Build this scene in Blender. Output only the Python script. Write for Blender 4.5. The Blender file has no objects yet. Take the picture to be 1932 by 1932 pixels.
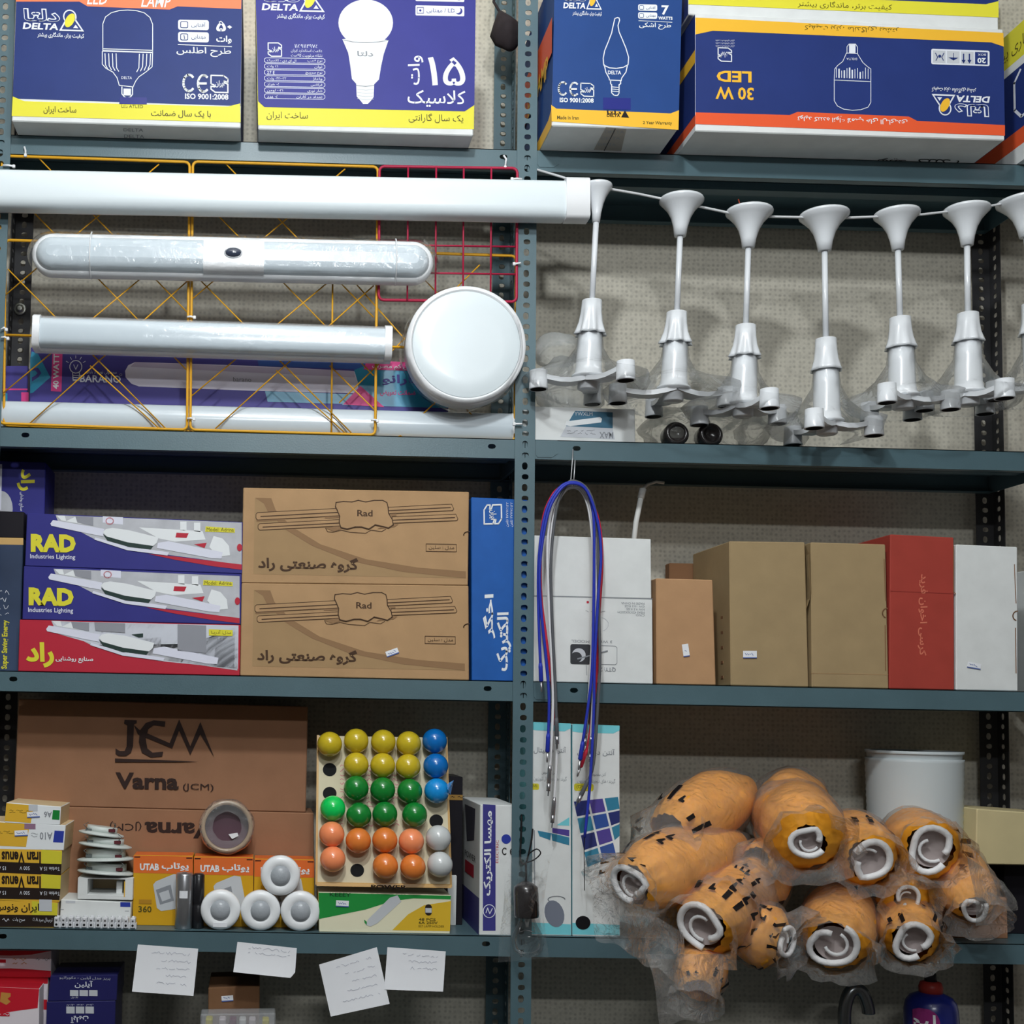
import bpy, bmesh, math, random
from mathutils import Vector, Matrix, noise
from mathutils.geometry import tessellate_polygon

C = bpy.context.scene.collection
SC = bpy.context.scene
random.seed(7)
PI = math.pi

# ------------------------------------------------------------------ camera
PITCH, YAW, ROLL = 0.0634, 0.0211, 0.0197
F_PX, SX, SY = 2300.0, 542.2, 1191.1
CAM = Vector((0, -2.5, 0))
fw = Vector((math.sin(YAW)*math.cos(PITCH), math.cos(YAW)*math.cos(PITCH), math.sin(PITCH)))
r0 = Vector((math.cos(YAW), -math.sin(YAW), 0))
u0 = r0.cross(fw)
RT = r0*math.cos(ROLL) + u0*math.sin(ROLL)
UP = u0*math.cos(ROLL) - r0*math.sin(ROLL)
cam_data = bpy.data.cameras.new('camera')
cam = bpy.data.objects.new('camera', cam_data)
C.objects.link(cam)
cam.matrix_world = Matrix(((RT.x, UP.x, -fw.x, CAM.x), (RT.y, UP.y, -fw.y, CAM.y), (RT.z, UP.z, -fw.z, CAM.z), (0, 0, 0, 1)))
cam_data.sensor_width = 36
cam_data.sensor_fit = 'HORIZONTAL'
cam_data.lens = F_PX/1932*36
cam_data.shift_x = (966-SX)/1932
cam_data.shift_y = (SY-966)/1932
cam_data.clip_start = 0.05
SC.camera = cam

# ------------------------------------------------------------------ world, lights, exposure
wd = bpy.data.worlds.new('world'); SC.world = wd; wd.use_nodes = True
bg = wd.node_tree.nodes['Background']
bg.inputs[0].default_value = (1.0, 0.95, 0.90, 1)
bg.inputs[1].default_value = 0.08
def lamp(name, kind, loc, energy, col, **k):
    d = bpy.data.lights.new(name, kind); d.energy = energy; d.color = col
    for a, b in k.items(): setattr(d, a, b)
    o = bpy.data.objects.new(name, d); C.objects.link(o); o.location = loc
    return o
lamp('ceiling_lamp', 'POINT', (-0.05, -2.0, 1.90), 108, (0.94, 0.98, 1.0), shadow_soft_size=0.08)
lamp('wall_lamp', 'POINT', (0.34, -2.05, 1.46), 38, (0.94, 0.98, 1.0), shadow_soft_size=0.05)
l2 = lamp('fill_light', 'AREA', (0.3, -4.2, 1.7), 26, (0.95, 0.98, 1.0), shape='RECTANGLE', size=1.2, size_y=0.08)  # added fill light that lifts the shaded areas, not a real fitting
l2.rotation_euler = (math.radians(72), 0, 0)
SC.view_settings.view_transform = 'Standard'
SC.view_settings.look = 'None'
SC.view_settings.exposure = 0.0
SC.view_settings.gamma = 1
SC.view_settings.use_curve_mapping = False

# ------------------------------------------------------------------ rays from photo pixels to real planes
def ray(px, py):
    return RT*((px-SX)/F_PX) - UP*((py-SY)/F_PX) + fw
def P(px, py, y=0.0):
    d = ray(px, py); t = (y-CAM.y)/d.y
    return CAM + d*t
def PX(px, py, x):
    d = ray(px, py); t = (x-CAM.x)/d.x
    return CAM + d*t
def PN(px, py, p0, n):
    d = ray(px, py); t = (Vector(p0)-CAM).dot(n)/d.dot(n)
    return CAM + d*t
class Front:
    def __init__(s, y): s.y = y
    def __call__(s, px, py, L=0): return P(px, py, s.y-0.0003*L)
class Side:
    def __init__(s, x): s.x = x
    def __call__(s, px, py, L=0): return PX(px, py, s.x-0.0003*L)
class Plane:
    def __init__(s, p0, n): s.p0 = Vector(p0); s.n = Vector(n).normalized()
    def __call__(s, px, py, L=0): return PN(px, py, s.p0+s.n*(0.0003*L), s.n)

# ------------------------------------------------------------------ materials
def lin(c):
    c = c/255.0
    return c/12.92 if c <= 0.04045 else ((c+0.055)/1.055)**2.4
def rgb(c): return (lin(c[0]), lin(c[1]), lin(c[2]), 1)
MATS = {}
def M(name, col=None, rough=0.5, metal=0.0, var=0.0, vscale=40.0, bump=0.0, bscale=200.0, coat=0.0, sss=0.0, stretch=None):
    if name in MATS: return MATS[name]
    m = bpy.data.materials.new(name); m.use_nodes = True
    nt = m.node_tree; b = nt.nodes['Principled BSDF']
    b.inputs['Base Color'].default_value = rgb(col)
    b.inputs['Roughness'].default_value = rough
    b.inputs['Metallic'].default_value = metal
    if rough >= 0.4 and not metal: b.inputs['Specular IOR Level'].default_value = 0.22
    if coat: b.inputs['Coat Weight'].default_value = coat; b.inputs['Coat Roughness'].default_value = 0.12
    if var or bump:
        tc = nt.nodes.new('ShaderNodeTexCoord')
        src = tc.outputs['Object']
        if stretch:
            mp = nt.nodes.new('ShaderNodeMapping'); mp.inputs['Scale'].default_value = stretch
            nt.links.new(src, mp.inputs['Vector']); src = mp.outputs['Vector']
        if var:
            n = nt.nodes.new('ShaderNodeTexNoise'); n.inputs['Scale'].default_value = vscale; n.inputs['Detail'].default_value = 6
            nt.links.new(src, n.inputs['Vector'])
            r = nt.nodes.new('ShaderNodeMapRange'); r.inputs['From Min'].default_value = 0.3; r.inputs['From Max'].default_value = 0.7
            r.inputs['To Min'].default_value = 1-var; r.inputs['To Max'].default_value = 1+var
            nt.links.new(n.outputs['Fac'], r.inputs['Value'])
            mx = nt.nodes.new('ShaderNodeMix'); mx.data_type = 'RGBA'; mx.blend_type = 'MULTIPLY'; mx.inputs['Factor'].default_value = 1
            mx.inputs[6].default_value = rgb(col)
            nt.links.new(r.outputs['Result'], mx.inputs[7])
            nt.links.new(mx.outputs[2], b.inputs['Base Color'])
        if bump:
            n2 = nt.nodes.new('ShaderNodeTexNoise'); n2.inputs['Scale'].default_value = bscale; n2.inputs['Detail'].default_value = 4
            nt.links.new(src, n2.inputs['Vector'])
            bp = nt.nodes.new('ShaderNodeBump'); bp.inputs['Strength'].default_value = bump; bp.inputs['Distance'].default_value = 0.002
            nt.links.new(n2.outputs['Fac'], bp.inputs['Height'])
            nt.links.new(bp.outputs['Normal'], b.inputs['Normal'])
    MATS[name] = m
    return m
def film(name, col=(235, 240, 240), opac=0.12, rough=0.12, wr=35.0, strength=0.6, refl=0.6, dist=0.01):
    """thin clear plastic film: mostly transparent, with a glossy, faintly milky coat"""
    if name in MATS: return MATS[name]
    m = bpy.data.materials.new(name); m.use_nodes = True
    nt = m.node_tree; b = nt.nodes['Principled BSDF']; out = nt.nodes['Material Output']
    tc = nt.nodes.new('ShaderNodeTexCoord')
    n = nt.nodes.new('ShaderNodeTexNoise'); n.inputs['Scale'].default_value = wr; n.inputs['Detail'].default_value = 5; n.inputs['Distortion'].default_value = 1.2
    nt.links.new(tc.outputs['Object'], n.inputs['Vector'])
    bp = nt.nodes.new('ShaderNodeBump'); bp.inputs['Strength'].default_value = strength; bp.inputs['Distance'].default_value = dist
    nt.links.new(n.outputs['Fac'], bp.inputs['Height'])
    tr = nt.nodes.new('ShaderNodeBsdfTransparent')
    gl = nt.nodes.new('ShaderNodeBsdfGlossy'); gl.inputs['Roughness'].default_value = rough
    nt.links.new(bp.outputs['Normal'], gl.inputs['Normal'])
    df = nt.nodes.new('ShaderNodeBsdfDiffuse'); df.inputs['Color'].default_value = rgb(col)
    nt.nodes.remove(b)
    m1 = nt.nodes.new('ShaderNodeMixShader'); m1.inputs[0].default_value = opac
    nt.links.new(tr.outputs[0], m1.inputs[1]); nt.links.new(df.outputs[0], m1.inputs[2])
    fr = nt.nodes.new('ShaderNodeFresnel'); fr.inputs['IOR'].default_value = 1.42
    nt.links.new(bp.outputs['Normal'], fr.inputs['Normal'])
    fm = nt.nodes.new('ShaderNodeMath'); fm.operation = 'MULTIPLY'; fm.inputs[1].default_value = refl
    nt.links.new(fr.outputs[0], fm.inputs[0])
    mx = nt.nodes.new('ShaderNodeMixShader')
    nt.links.new(fm.outputs[0], mx.inputs[0]); nt.links.new(m1.outputs[0], mx.inputs[1]); nt.links.new(gl.outputs[0], mx.inputs[2])
    nt.links.new(mx.outputs[0], out.inputs['Surface'])
    MATS[name] = m
    return m

WHITE = M('white print', (232, 236, 238), 0.45)
OFFW = M('white card', (222, 225, 224), 0.6, var=0.04, vscale=25)
BLACK = M('black print', (22, 20, 24), 0.5)
STEEL = M('grey green shelf paint', (80, 105, 113), 0.38, var=0.07, vscale=9, bump=0.08, bscale=300)
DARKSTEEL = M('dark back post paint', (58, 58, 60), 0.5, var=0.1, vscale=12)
HOLE = M('dark slot inside', (14, 16, 18), 0.7)
NAVY = M('navy print', (36, 54, 116), 0.5, var=0.05, vscale=12)
VIOLET = M('violet blue print', (54, 56, 138), 0.5, var=0.05, vscale=12)
BLUE7 = M('cobalt print', (32, 68, 130), 0.5, var=0.05, vscale=12)
YEL = M('lemon print', (228, 220, 62), 0.45)
YELO = M('amber print', (242, 186, 56), 0.45)
ORN = M('orange red print', (232, 92, 52), 0.45)
SALM = M('salmon print', (240, 130, 88), 0.45)
OLIVE = M('olive print', (92, 84, 32), 0.5)
TAPE = M('dark tape over blue', (34, 42, 128), 0.2)
KRAFT = M('kraft card', (180, 145, 106), 0.75, var=0.06, vscale=18, bump=0.1, bscale=120)
KRAFTO = M('olive kraft card', (162, 140, 104), 0.75, var=0.06, vscale=18, bump=0.1, bscale=120)
KRAFTD = M('dark kraft card', (132, 96, 68), 0.8, var=0.08, vscale=15, bump=0.1, bscale=120)
KRAFTB = M('brown kraft card', (156, 114, 86), 0.75, var=0.06, vscale=15, bump=0.1, bscale=120)
CARDE = M('card edge', (170, 140, 105), 0.85)
WPL = M('white plastic', (236, 239, 240), 0.28)
GREYP = M('grey print', (140, 144, 150), 0.5)
LGREY = M('light grey print', (196, 200, 206), 0.5)
REDC = M('red print', (186, 44, 62), 0.45)
STICK = M('white price sticker', (236, 238, 242), 0.4)
STICKB = M('sticker blue line', (90, 110, 170), 0.5)
FILM = film('clear film', opac=0.09)
PFILM = film('lampholder film', opac=0.07, wr=25)

# ------------------------------------------------------------------ mesh collector
FONT = {}
AR = {}
def _ar():
    for ch, base in (('ب', 0xFE8F), ('پ', 0xFB56), ('ت', 0xFE95), ('ث', 0xFE99), ('ج', 0xFE9D), ('چ', 0xFB7A), ('ح', 0xFEA1), ('خ', 0xFEA5),
                     ('س', 0xFEB1), ('ش', 0xFEB5), ('ص', 0xFEB9), ('ض', 0xFEBD), ('ط', 0xFEC1), ('ظ', 0xFEC5), ('ع', 0xFEC9), ('غ', 0xFECD), ('ف', 0xFED1),
                     ('ق', 0xFED5), ('ک', 0xFB8E), ('گ', 0xFB92), ('ل', 0xFEDD), ('م', 0xFEE1), ('ن', 0xFEE5), ('ه', 0xFEE9), ('ی', 0xFBFC)):
        AR[ch] = (base, base+1, base+2, base+3)
    for ch, base in (('ا', 0xFE8D), ('آ', 0xFE81), ('د', 0xFEA9), ('ذ', 0xFEAB), ('ر', 0xFEAD), ('ز', 0xFEAF), ('ژ', 0xFB8A), ('و', 0xFEED)):
        AR[ch] = (base, base+1, None, None)
_ar()
def shape(s):
    """joined letter forms in visual order, for right-to-left words"""
    if not any(ch in AR for ch in s): return s
    out = []; i = 0
    while i < len(s):
        ch = s[i]
        if ch not in AR:
            out.append(ch); i += 1; continue
        prev = i > 0 and s[i-1] in AR and AR[s[i-1]][2] is not None
        if ch == 'ل' and i+1 < len(s) and s[i+1] == 'ا':
            out.append(chr(0xFEFC if prev else 0xFEFB)); i += 2; continue
        nxt = i+1 < len(s) and s[i+1] in AR and AR[ch][2] is not None
        f = AR[ch]
        out.append(chr(f[3] if prev and nxt else f[1] if prev else f[2] if nxt else f[0])); i += 1
    return ''.join(reversed(out))
def glyphs(s, bold, shear):
    k = (s, bold, shear)
    if k not in FONT:
        cu = bpy.data.curves.new('t', 'FONT'); cu.body = shape(s); cu.resolution_u = 2; cu.offset = bold; cu.shear = shear
        o = bpy.data.objects.new('t', cu); C.objects.link(o)
        bpy.context.view_layer.update()
        me = o.to_mesh()
        vs = [(v.co.x, v.co.y) for v in me.vertices]; fs = [tuple(p.vertices) for p in me.polygons]
        o.to_mesh_clear(); bpy.data.objects.remove(o); bpy.data.curves.remove(cu)
        x0 = min(v[0] for v in vs); x1 = max(v[0] for v in vs); y0 = min(v[1] for v in vs); y1 = max(v[1] for v in vs)
        FONT[k] = ([((a-x0)/(x1-x0), (b-y0)/(y1-y0)) for a, b in vs], fs)
    return FONT[k]

class MB:
    def __init__(s): s.v = []; s.f = []; s.m = []; s.sm = []; s.mats = []
    def mi(s, mat):
        if mat not in s.mats: s.mats.append(mat)
        return s.mats.index(mat)
    def add(s, vs, fs, mat, smooth=False):
        o = len(s.v); i = s.mi(mat)
        s.v += [Vector(v) for v in vs]
        for f in fs: s.f.append(tuple(o+k for k in f)); s.m.append(i); s.sm.append(smooth)
        return s
    # solids -------------------------------------------------
    def hexa(s, q, depth, mat, bevel=0.0015, side=None, top=None, bottom=None, back=None):
        """q: front face TL TR BR BL; depth: scalar (+y) or vector"""
        dv = Vector((0, depth, 0)) if not isinstance(depth, Vector) else depth
        q = [Vector(p) for p in q]; k = [p+dv for p in q]
        bm = bmesh.new(); vs = [bm.verts.new(p) for p in q+k]
        quads = [(0, 1, 2, 3, mat), (5, 4, 7, 6, back or mat), (4, 5, 1, 0, top or mat), (3, 2, 6, 7, bottom or mat), (4, 0, 3, 7, side or mat), (1, 5, 6, 2, side or mat)]
        for a, b, c, d, mm in quads:
            f = bm.faces.new((vs[a], vs[b], vs[c], vs[d])); f.material_index = s.mi(mm)
        bmesh.ops.recalc_face_normals(bm, faces=bm.faces)
        if bevel: bmesh.ops.bevel(bm, geom=list(bm.edges), offset=bevel, segments=1, affect='EDGES', profile=0.6)
        s.bm(bm); return s
    def bm(s, bm, smooth=False):
        o = len(s.v); bm.verts.index_update()
        s.v += [v.co.copy() for v in bm.verts]
        for f in bm.faces: s.f.append(tuple(o+v.index for v in f.verts)); s.m.append(f.material_index); s.sm.append(smooth)
        bm.free()
    def box(s, c, sz, mat, bevel=0.0, rot=None):
        x, y, z = (k/2 for k in sz); c = Vector(c); R = rot or Matrix.Identity(3)
        q = [c+R@Vector(p) for p in ((-x, -y, z), (x, -y, z), (x, -y, -z), (-x, -y, -z))]
        return s.hexa(q, R@Vector((0, 2*y, 0)), mat, bevel)
    def lathe(s, prof, p0, axis, mat, n=24, smooth=True, flute=0.0, fl_n=8, cap=True, wob=None, bias=None):
        """prof: (distance along axis, radius)"""
        a = Vector(axis).normalized(); p0 = Vector(p0)
        t = Vector((0, 0, 1)) if abs(a.z) < 0.9 else Vector((1, 0, 0))
        e1 = a.cross(t).normalized(); e2 = a.cross(e1)
        vs = []; fs = []
        for j, (h, r) in enumerate(prof):
            for i in range(n):
                an = 2*PI*i/n
                fl = flute[j] if isinstance(flute, (list, tuple)) else flute
                rr = r*(1+fl*math.cos(fl_n*an))
                if wob: rr *= 1+wob(j, an)
                vs.append(p0+a*h+(e1*math.cos(an)+e2*math.sin(an))*rr+((bias(h)) if bias else Vector()))
        for j in range(len(prof)-1):
            for i in range(n):
                k = (i+1) % n
                fs.append((j*n+i, j*n+k, (j+1)*n+k, (j+1)*n+i))
        if cap:
            if prof[0][1] > 1e-6: fs.append(tuple(range(n-1, -1, -1)))
            if prof[-1][1] > 1e-6: fs.append(tuple((len(prof)-1)*n+i for i in range(n)))
        return s.add(vs, fs, mat, smooth)
    def tube(s, pts, r, mat, n=6, closed=False, rs=None):
        pts = [Vector(p) for p in pts]; m = len(pts); vs = []; fs = []; e1 = None
        for j in range(m):
            if closed: t = pts[(j+1) % m]-pts[j-1]
            else: t = pts[min(j+1, m-1)]-pts[max(j-1, 0)]
            t.normalize()
            if e1 is None:
                e1 = t.cross(Vector((0, 0, 1)) if abs(t.z) < 0.9 else Vector((1, 0, 0))).normalized()
            else:
                e1 = (e1-t*e1.dot(t)).normalized()
            e2 = t.cross(e1); rr = rs[j] if rs else r
            for i in range(n):
                an = 2*PI*i/n; vs.append(pts[j]+(e1*math.cos(an)+e2*math.sin(an))*rr)
        for j in range(m if closed else m-1):
            k2 = (j+1) % m
            for i in range(n):
                k = (i+1) % n; fs.append((j*n+i, j*n+k, k2*n+k, k2*n+i))
        if not closed:
            fs.append(tuple(range(n-1, -1, -1))); fs.append(tuple((m-1)*n+i for i in range(n)))
        return s.add(vs, fs, mat, True)
    def sphere(s, c, r, mat, n=20, m=12, sq=(1, 1, 1)):
        c = Vector(c); vs = [c+Vector((0, 0, r*sq[2]))]; fs = []
        for j in range(1, m):
            th = PI*j/m
            for i in range(n):
                a = 2*PI*i/n
                vs.append(c+Vector((r*sq[0]*math.sin(th)*math.cos(a), r*sq[1]*math.sin(th)*math.sin(a), r*sq[2]*math.cos(th))))
        vs.append(c-Vector((0, 0, r*sq[2])))
        for i in range(n): fs.append((0, 1+i, 1+(i+1) % n))
        for j in range(m-2):
            for i in range(n):
                k = (i+1) % n; fs.append((1+j*n+i, 1+(j+1)*n+i, 1+(j+1)*n+k, 1+j*n+k))
        L = len(vs)-1
        for i in range(n): fs.append((L, 1+(m-2)*n+(i+1) % n, 1+(m-2)*n+i))
        return s.add(vs, fs, mat, True)
    def prism(s, pts, dv, mat):
        """closed outline extruded along dv"""
        pts = [Vector(p) for p in pts]; n = len(pts); dv = Vector(dv)
        tr = tessellate_polygon([pts])
        vs = pts+[p+dv for p in pts]
        fs = [tuple(t) for t in tr]+[tuple(n+k for k in reversed(t)) for t in tr]+[(i, (i+1) % n, n+(i+1) % n, n+i) for i in range(n)]
        return s.add(vs, fs, mat)
    # printing on a face (pixel coordinates on that face) -------------------
    def poly(s, F, pts, mat, L=1):
        ps = [F(x, y, L) for x, y in pts]
        tr = tessellate_polygon([ps])
        return s.add(ps, [tuple(t) for t in tr], mat)
    def rect(s, F, x0, y0, x1, y1, mat, L=1, sl=0.02, r=0):
        if r:
            pts = []
            for cx, cy, a0 in ((x1-r, y0+r, -90), (x1-r, y1-r, 0), (x0+r, y1-r, 90), (x0+r, y0+r, 180)):
                for k in range(4):
                    a = math.radians(a0+30*k); x = cx+r*math.cos(a); y = cy+r*math.sin(a)
                    pts.append((x, y+sl*(x-x0)))
            return s.poly(F, pts, mat, L)
        return s.poly(F, [(x0, y0), (x1, y0+sl*(x1-x0)), (x1, y1+sl*(x1-x0)), (x0, y1)], mat, L)
    def line(s, F, pts, w, mat, L=2, closed=False):
        n = len(pts)
        for i in range(n if closed else n-1):
            (x0, y0), (x1, y1) = pts[i], pts[(i+1) % n]
            d = math.hypot(x1-x0, y1-y0)
            if d < 1e-6: continue
            ex, ey = (x1-x0)/d*w*0.3, (y1-y0)/d*w*0.3
            nx, ny = -(y1-y0)/d*w/2, (x1-x0)/d*w/2
            s.add([F(x0-ex+nx, y0-ey+ny, L), F(x1+ex+nx, y1+ey+ny, L), F(x1+ex-nx, y1+ey-ny, L), F(x0-ex-nx, y0-ey-ny, L)], [(0, 1, 2, 3)], mat)
        return s
    def oval(s, F, cx, cy, rx, ry, mat, L=1, n=20, rot=0):
        c, q = math.cos(rot), math.sin(rot)
        pts = [(cx+rx*math.cos(a)*c-ry*math.sin(a)*q, cy+rx*math.cos(a)*q+ry*math.sin(a)*c) for a in (2*PI*i/n for i in range(n))]
        return s.poly(F, pts, mat, L)
    def arc(s, F, cx, cy, rx, ry, a0, a1, w, mat, L=2, n=14):
        return s.line(F, [(cx+rx*math.cos(math.radians(a0+(a1-a0)*i/n)), cy+ry*math.sin(math.radians(a0+(a1-a0)*i/n))) for i in range(n+1)], w, mat, L)
    def text(s, F, t, x0, y0, x1, y1, mat, L=2, rot=0, bold=0.0, shear=0.0, sl=0.02):
        uv, fs = glyphs(t, bold, shear); w = x1-x0; h = y1-y0; vs = []
        for u, v in uv:
            if rot == 0: x, y = x0+u*w, y1-v*h
            elif rot == 180: x, y = x1-u*w, y0+v*h
            elif rot == 90: x, y = x1-v*w, y1-u*h
            else: x, y = x0+v*w, y0+u*h
            y += sl*(x-x0) if rot in (0, 180) else 0
            if rot in (90, 270): x -= sl*(y-y0)
            vs.append(F(x, y, L))
        return s.add(vs, fs, mat)
    def scribble(s, F, x0, y0, x1, y1, mat, L=2, rows=1, w=1.0, sl=0.02, seed=1):
        """unreadable tiny lettering"""
        rd = random.Random(seed)
        for k in range(rows):
            yy = y0+(y1-y0)*(k+0.5)/rows; h = (y1-y0)/rows*0.32
            x = x0
            while x < x1:
                n = rd.randint(3, 6); pts = []
                for i in range(n):
                    pts.append((x, yy+rd.uniform(-h, h)+sl*(x-x0))); x += rd.uniform(1.5, 3.5)
                s.line(F, pts, w, mat, L); x += rd.uniform(2, 5)
        return s
    def build(s, name, parent=None, origin=None, label=None, local=False):
        me = bpy.data.meshes.new(name)
        if origin is None:
            origin = root_loc(parent) if parent else None
        if origin is None:
            xs = [v.x for v in s.v]; ys = [v.y for v in s.v]; zs = [v.z for v in s.v]
            origin = Vector(((min(xs)+max(xs))/2, (min(ys)+max(ys))/2, min(zs)))
        o0 = Vector((0, 0, 0)) if local else Vector(origin)
        me.from_pydata([tuple(v-o0) for v in s.v], [], s.f)
        for m in s.mats: me.materials.append(m)
        me.polygons.foreach_set('material_index', s.m)
        me.polygons.foreach_set('use_smooth', s.sm)
        me.update()
        o = bpy.data.objects.new(name, me); C.objects.link(o)
        if parent: o.parent = parent
        else: o.location = origin
        if label: o['label'] = label
        return o
def root_loc(o):
    l = Vector(o.location)
    while o.parent: o = o.parent; l += o.location
    return l
def tag(o, label, cat, group=None, kind=None):
    if label: o['label'] = label
    if cat: o['category'] = cat
    if group: o['group'] = group
    if kind: o['kind'] = kind
    return o
def thing(name, label, cat, loc, group=None):
    o = bpy.data.objects.new(name, None); C.objects.link(o); o.location = Vector(loc); o.empty_display_size = 0.02
    return tag(o, label, cat, group)
def copy_tree(o, loc):
    r = o.copy(); C.objects.link(r); r.location = loc
    for ch in o.children:
        c = ch.copy(); C.objects.link(c); c.parent = r
        for g in ch.children:
            d = g.copy(); C.objects.link(d); d.parent = c
    return r
def quad(tl, tr, br, bl, y, zb=None):
    q = [P(tl[0], tl[1], y), P(tr[0], tr[1], y), P(br[0], br[1], y), P(bl[0], bl[1], y)]
    if zb is not None: q[2].z = zb; q[3].z = zb
    return q
def sticker(parent, F, cx, cy, w, h, deg=0, seed=0, label=None):
    mb = MB(); a = math.radians(deg); ca, sa = math.cos(a), math.sin(a)
    def t(x, y): return (cx+x*ca-y*sa, cy+x*sa+y*ca)
    mb.poly(F, [t(-w/2, -h/2), t(w/2, -h/2), t(w/2, h/2), t(-w/2, h/2)], STICK, 5)
    mb.poly(F, [t(-w/2, h/2-2), t(w/2, h/2-2), t(w/2, h/2), t(-w/2, h/2)], STICKB, 6)
    rd = random.Random(seed)
    x = -w/2+4
    while x < w/2-6:
        mb.line(F, [t(x, rd.uniform(-3, 0)), t(x+3, rd.uniform(-1, 2))], 1, STICKB, 6); x += 4
    return mb.build('price_sticker', parent, label=label)

Z1, Z2, Z3, Z4, Z5 = 1.1905, 0.5701, 0.0658, -0.452, -0.80
D = 0.266
# ------------------------------------------------------------------ setting
def wall_mat():
    m = bpy.data.materials.new('speckled wall covering'); m.use_nodes = True
    nt = m.node_tree; b = nt.nodes['Principled BSDF']; b.inputs['Roughness'].default_value = 0.8
    tc = nt.nodes.new('ShaderNodeTexCoord')
    mp = nt.nodes.new('ShaderNodeMapping'); mp.inputs['Scale'].default_value = (88, 0, 88)
    nt.links.new(tc.outputs['Object'], mp.inputs['Vector'])
    vo = nt.nodes.new('ShaderNodeTexVoronoi'); vo.inputs['Scale'].default_value = 1.0; vo.inputs['Randomness'].default_value = 0.3
    nt.links.new(mp.outputs['Vector'], vo.inputs['Vector'])
    r = nt.nodes.new('ShaderNodeMapRange'); r.inputs['From Min'].default_value = 0.05; r.inputs['From Max'].default_value = 0.42
    nt.links.new(vo.outputs['Distance'], r.inputs['Value'])
    n = nt.nodes.new('ShaderNodeTexNoise'); n.inputs['Scale'].default_value = 110; n.inputs['Detail'].default_value = 5
    nt.links.new(tc.outputs['Object'], n.inputs['Vector'])
    n2 = nt.nodes.new('ShaderNodeTexNoise'); n2.inputs['Scale'].default_value = 3; n2.inputs['Detail'].default_value = 3
    nt.links.new(tc.outputs['Object'], n2.inputs['Vector'])
    mx = nt.nodes.new('ShaderNodeMix'); mx.data_type = 'RGBA'; mx.inputs[6].default_value = rgb((172, 167, 155)); mx.inputs[7].default_value = rgb((208, 203, 188))
    # speckles of uneven strength
    ma = nt.nodes.new('ShaderNodeMath'); ma.operation = 'MULTIPLY'; ma.use_clamp = True
    rr = nt.nodes.new('ShaderNodeMapRange'); rr.inputs['From Min'].default_value = 0.40; rr.inputs['From Max'].default_value = 0.75
    nt.links.new(n.outputs['Fac'], rr.inputs['Value']); rr.inputs['To Min'].default_value = 1.0; rr.inputs['To Max'].default_value = 0.55
    nt.links.new(r.outputs['Result'], ma.inputs[0]); nt.links.new(rr.outputs['Result'], ma.inputs[1])
    nt.links.new(ma.outputs[0], mx.inputs[0])
    m2 = nt.nodes.new('ShaderNodeMix'); m2.data_type = 'RGBA'; m2.blend_type = 'MULTIPLY'; m2.inputs[0].default_value = 1
    r2 = nt.nodes.new('ShaderNodeMapRange'); r2.inputs['From Min'].default_value = 0.3; r2.inputs['From Max'].default_value = 0.7
    r2.inputs['To Min'].default_value = 0.9; r2.inputs['To Max'].default_value = 1.05
    nt.links.new(n2.outputs['Fac'], r2.inputs['Value'])
    nt.links.new(mx.outputs[2], m2.inputs[6]); nt.links.new(r2.outputs['Result'], m2.inputs[7])
    nt.links.new(m2.outputs[2], b.inputs['Base Color'])
    return m
WALLM = wall_mat()
o = MB().box((0.6, 0.34, 0.45), (6.0, 0.1, 4.3), WALLM).build('wall_back'); tag(o, 'pale speckled wall covering behind the shelving', 'wall', kind='structure')
FLM = M('grey floor', (80, 76, 72), 0.6, var=0.1, vscale=6)
o = MB().box((0.6, -1.8, -1.75), (6.0, 4.4, 0.1), FLM).build('floor'); tag(o, 'floor below the shelving', 'floor', kind='structure')

CEIL = M('white ceiling paint', (232, 230, 226), 0.8)
o = MB().box((0.6, -1.9, 2.75), (6.0, 4.8, 0.1), CEIL).build('ceiling'); tag(o, 'white ceiling above the shelving', 'ceiling', kind='structure')
o = MB().box((0.6, -4.55, 0.5), (6.0, 0.1, 4.4), M('brown grey wall paint', (96, 90, 84), 0.8)).build('wall_front'); tag(o, 'pale wall facing the shelving', 'wall', kind='structure')

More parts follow.
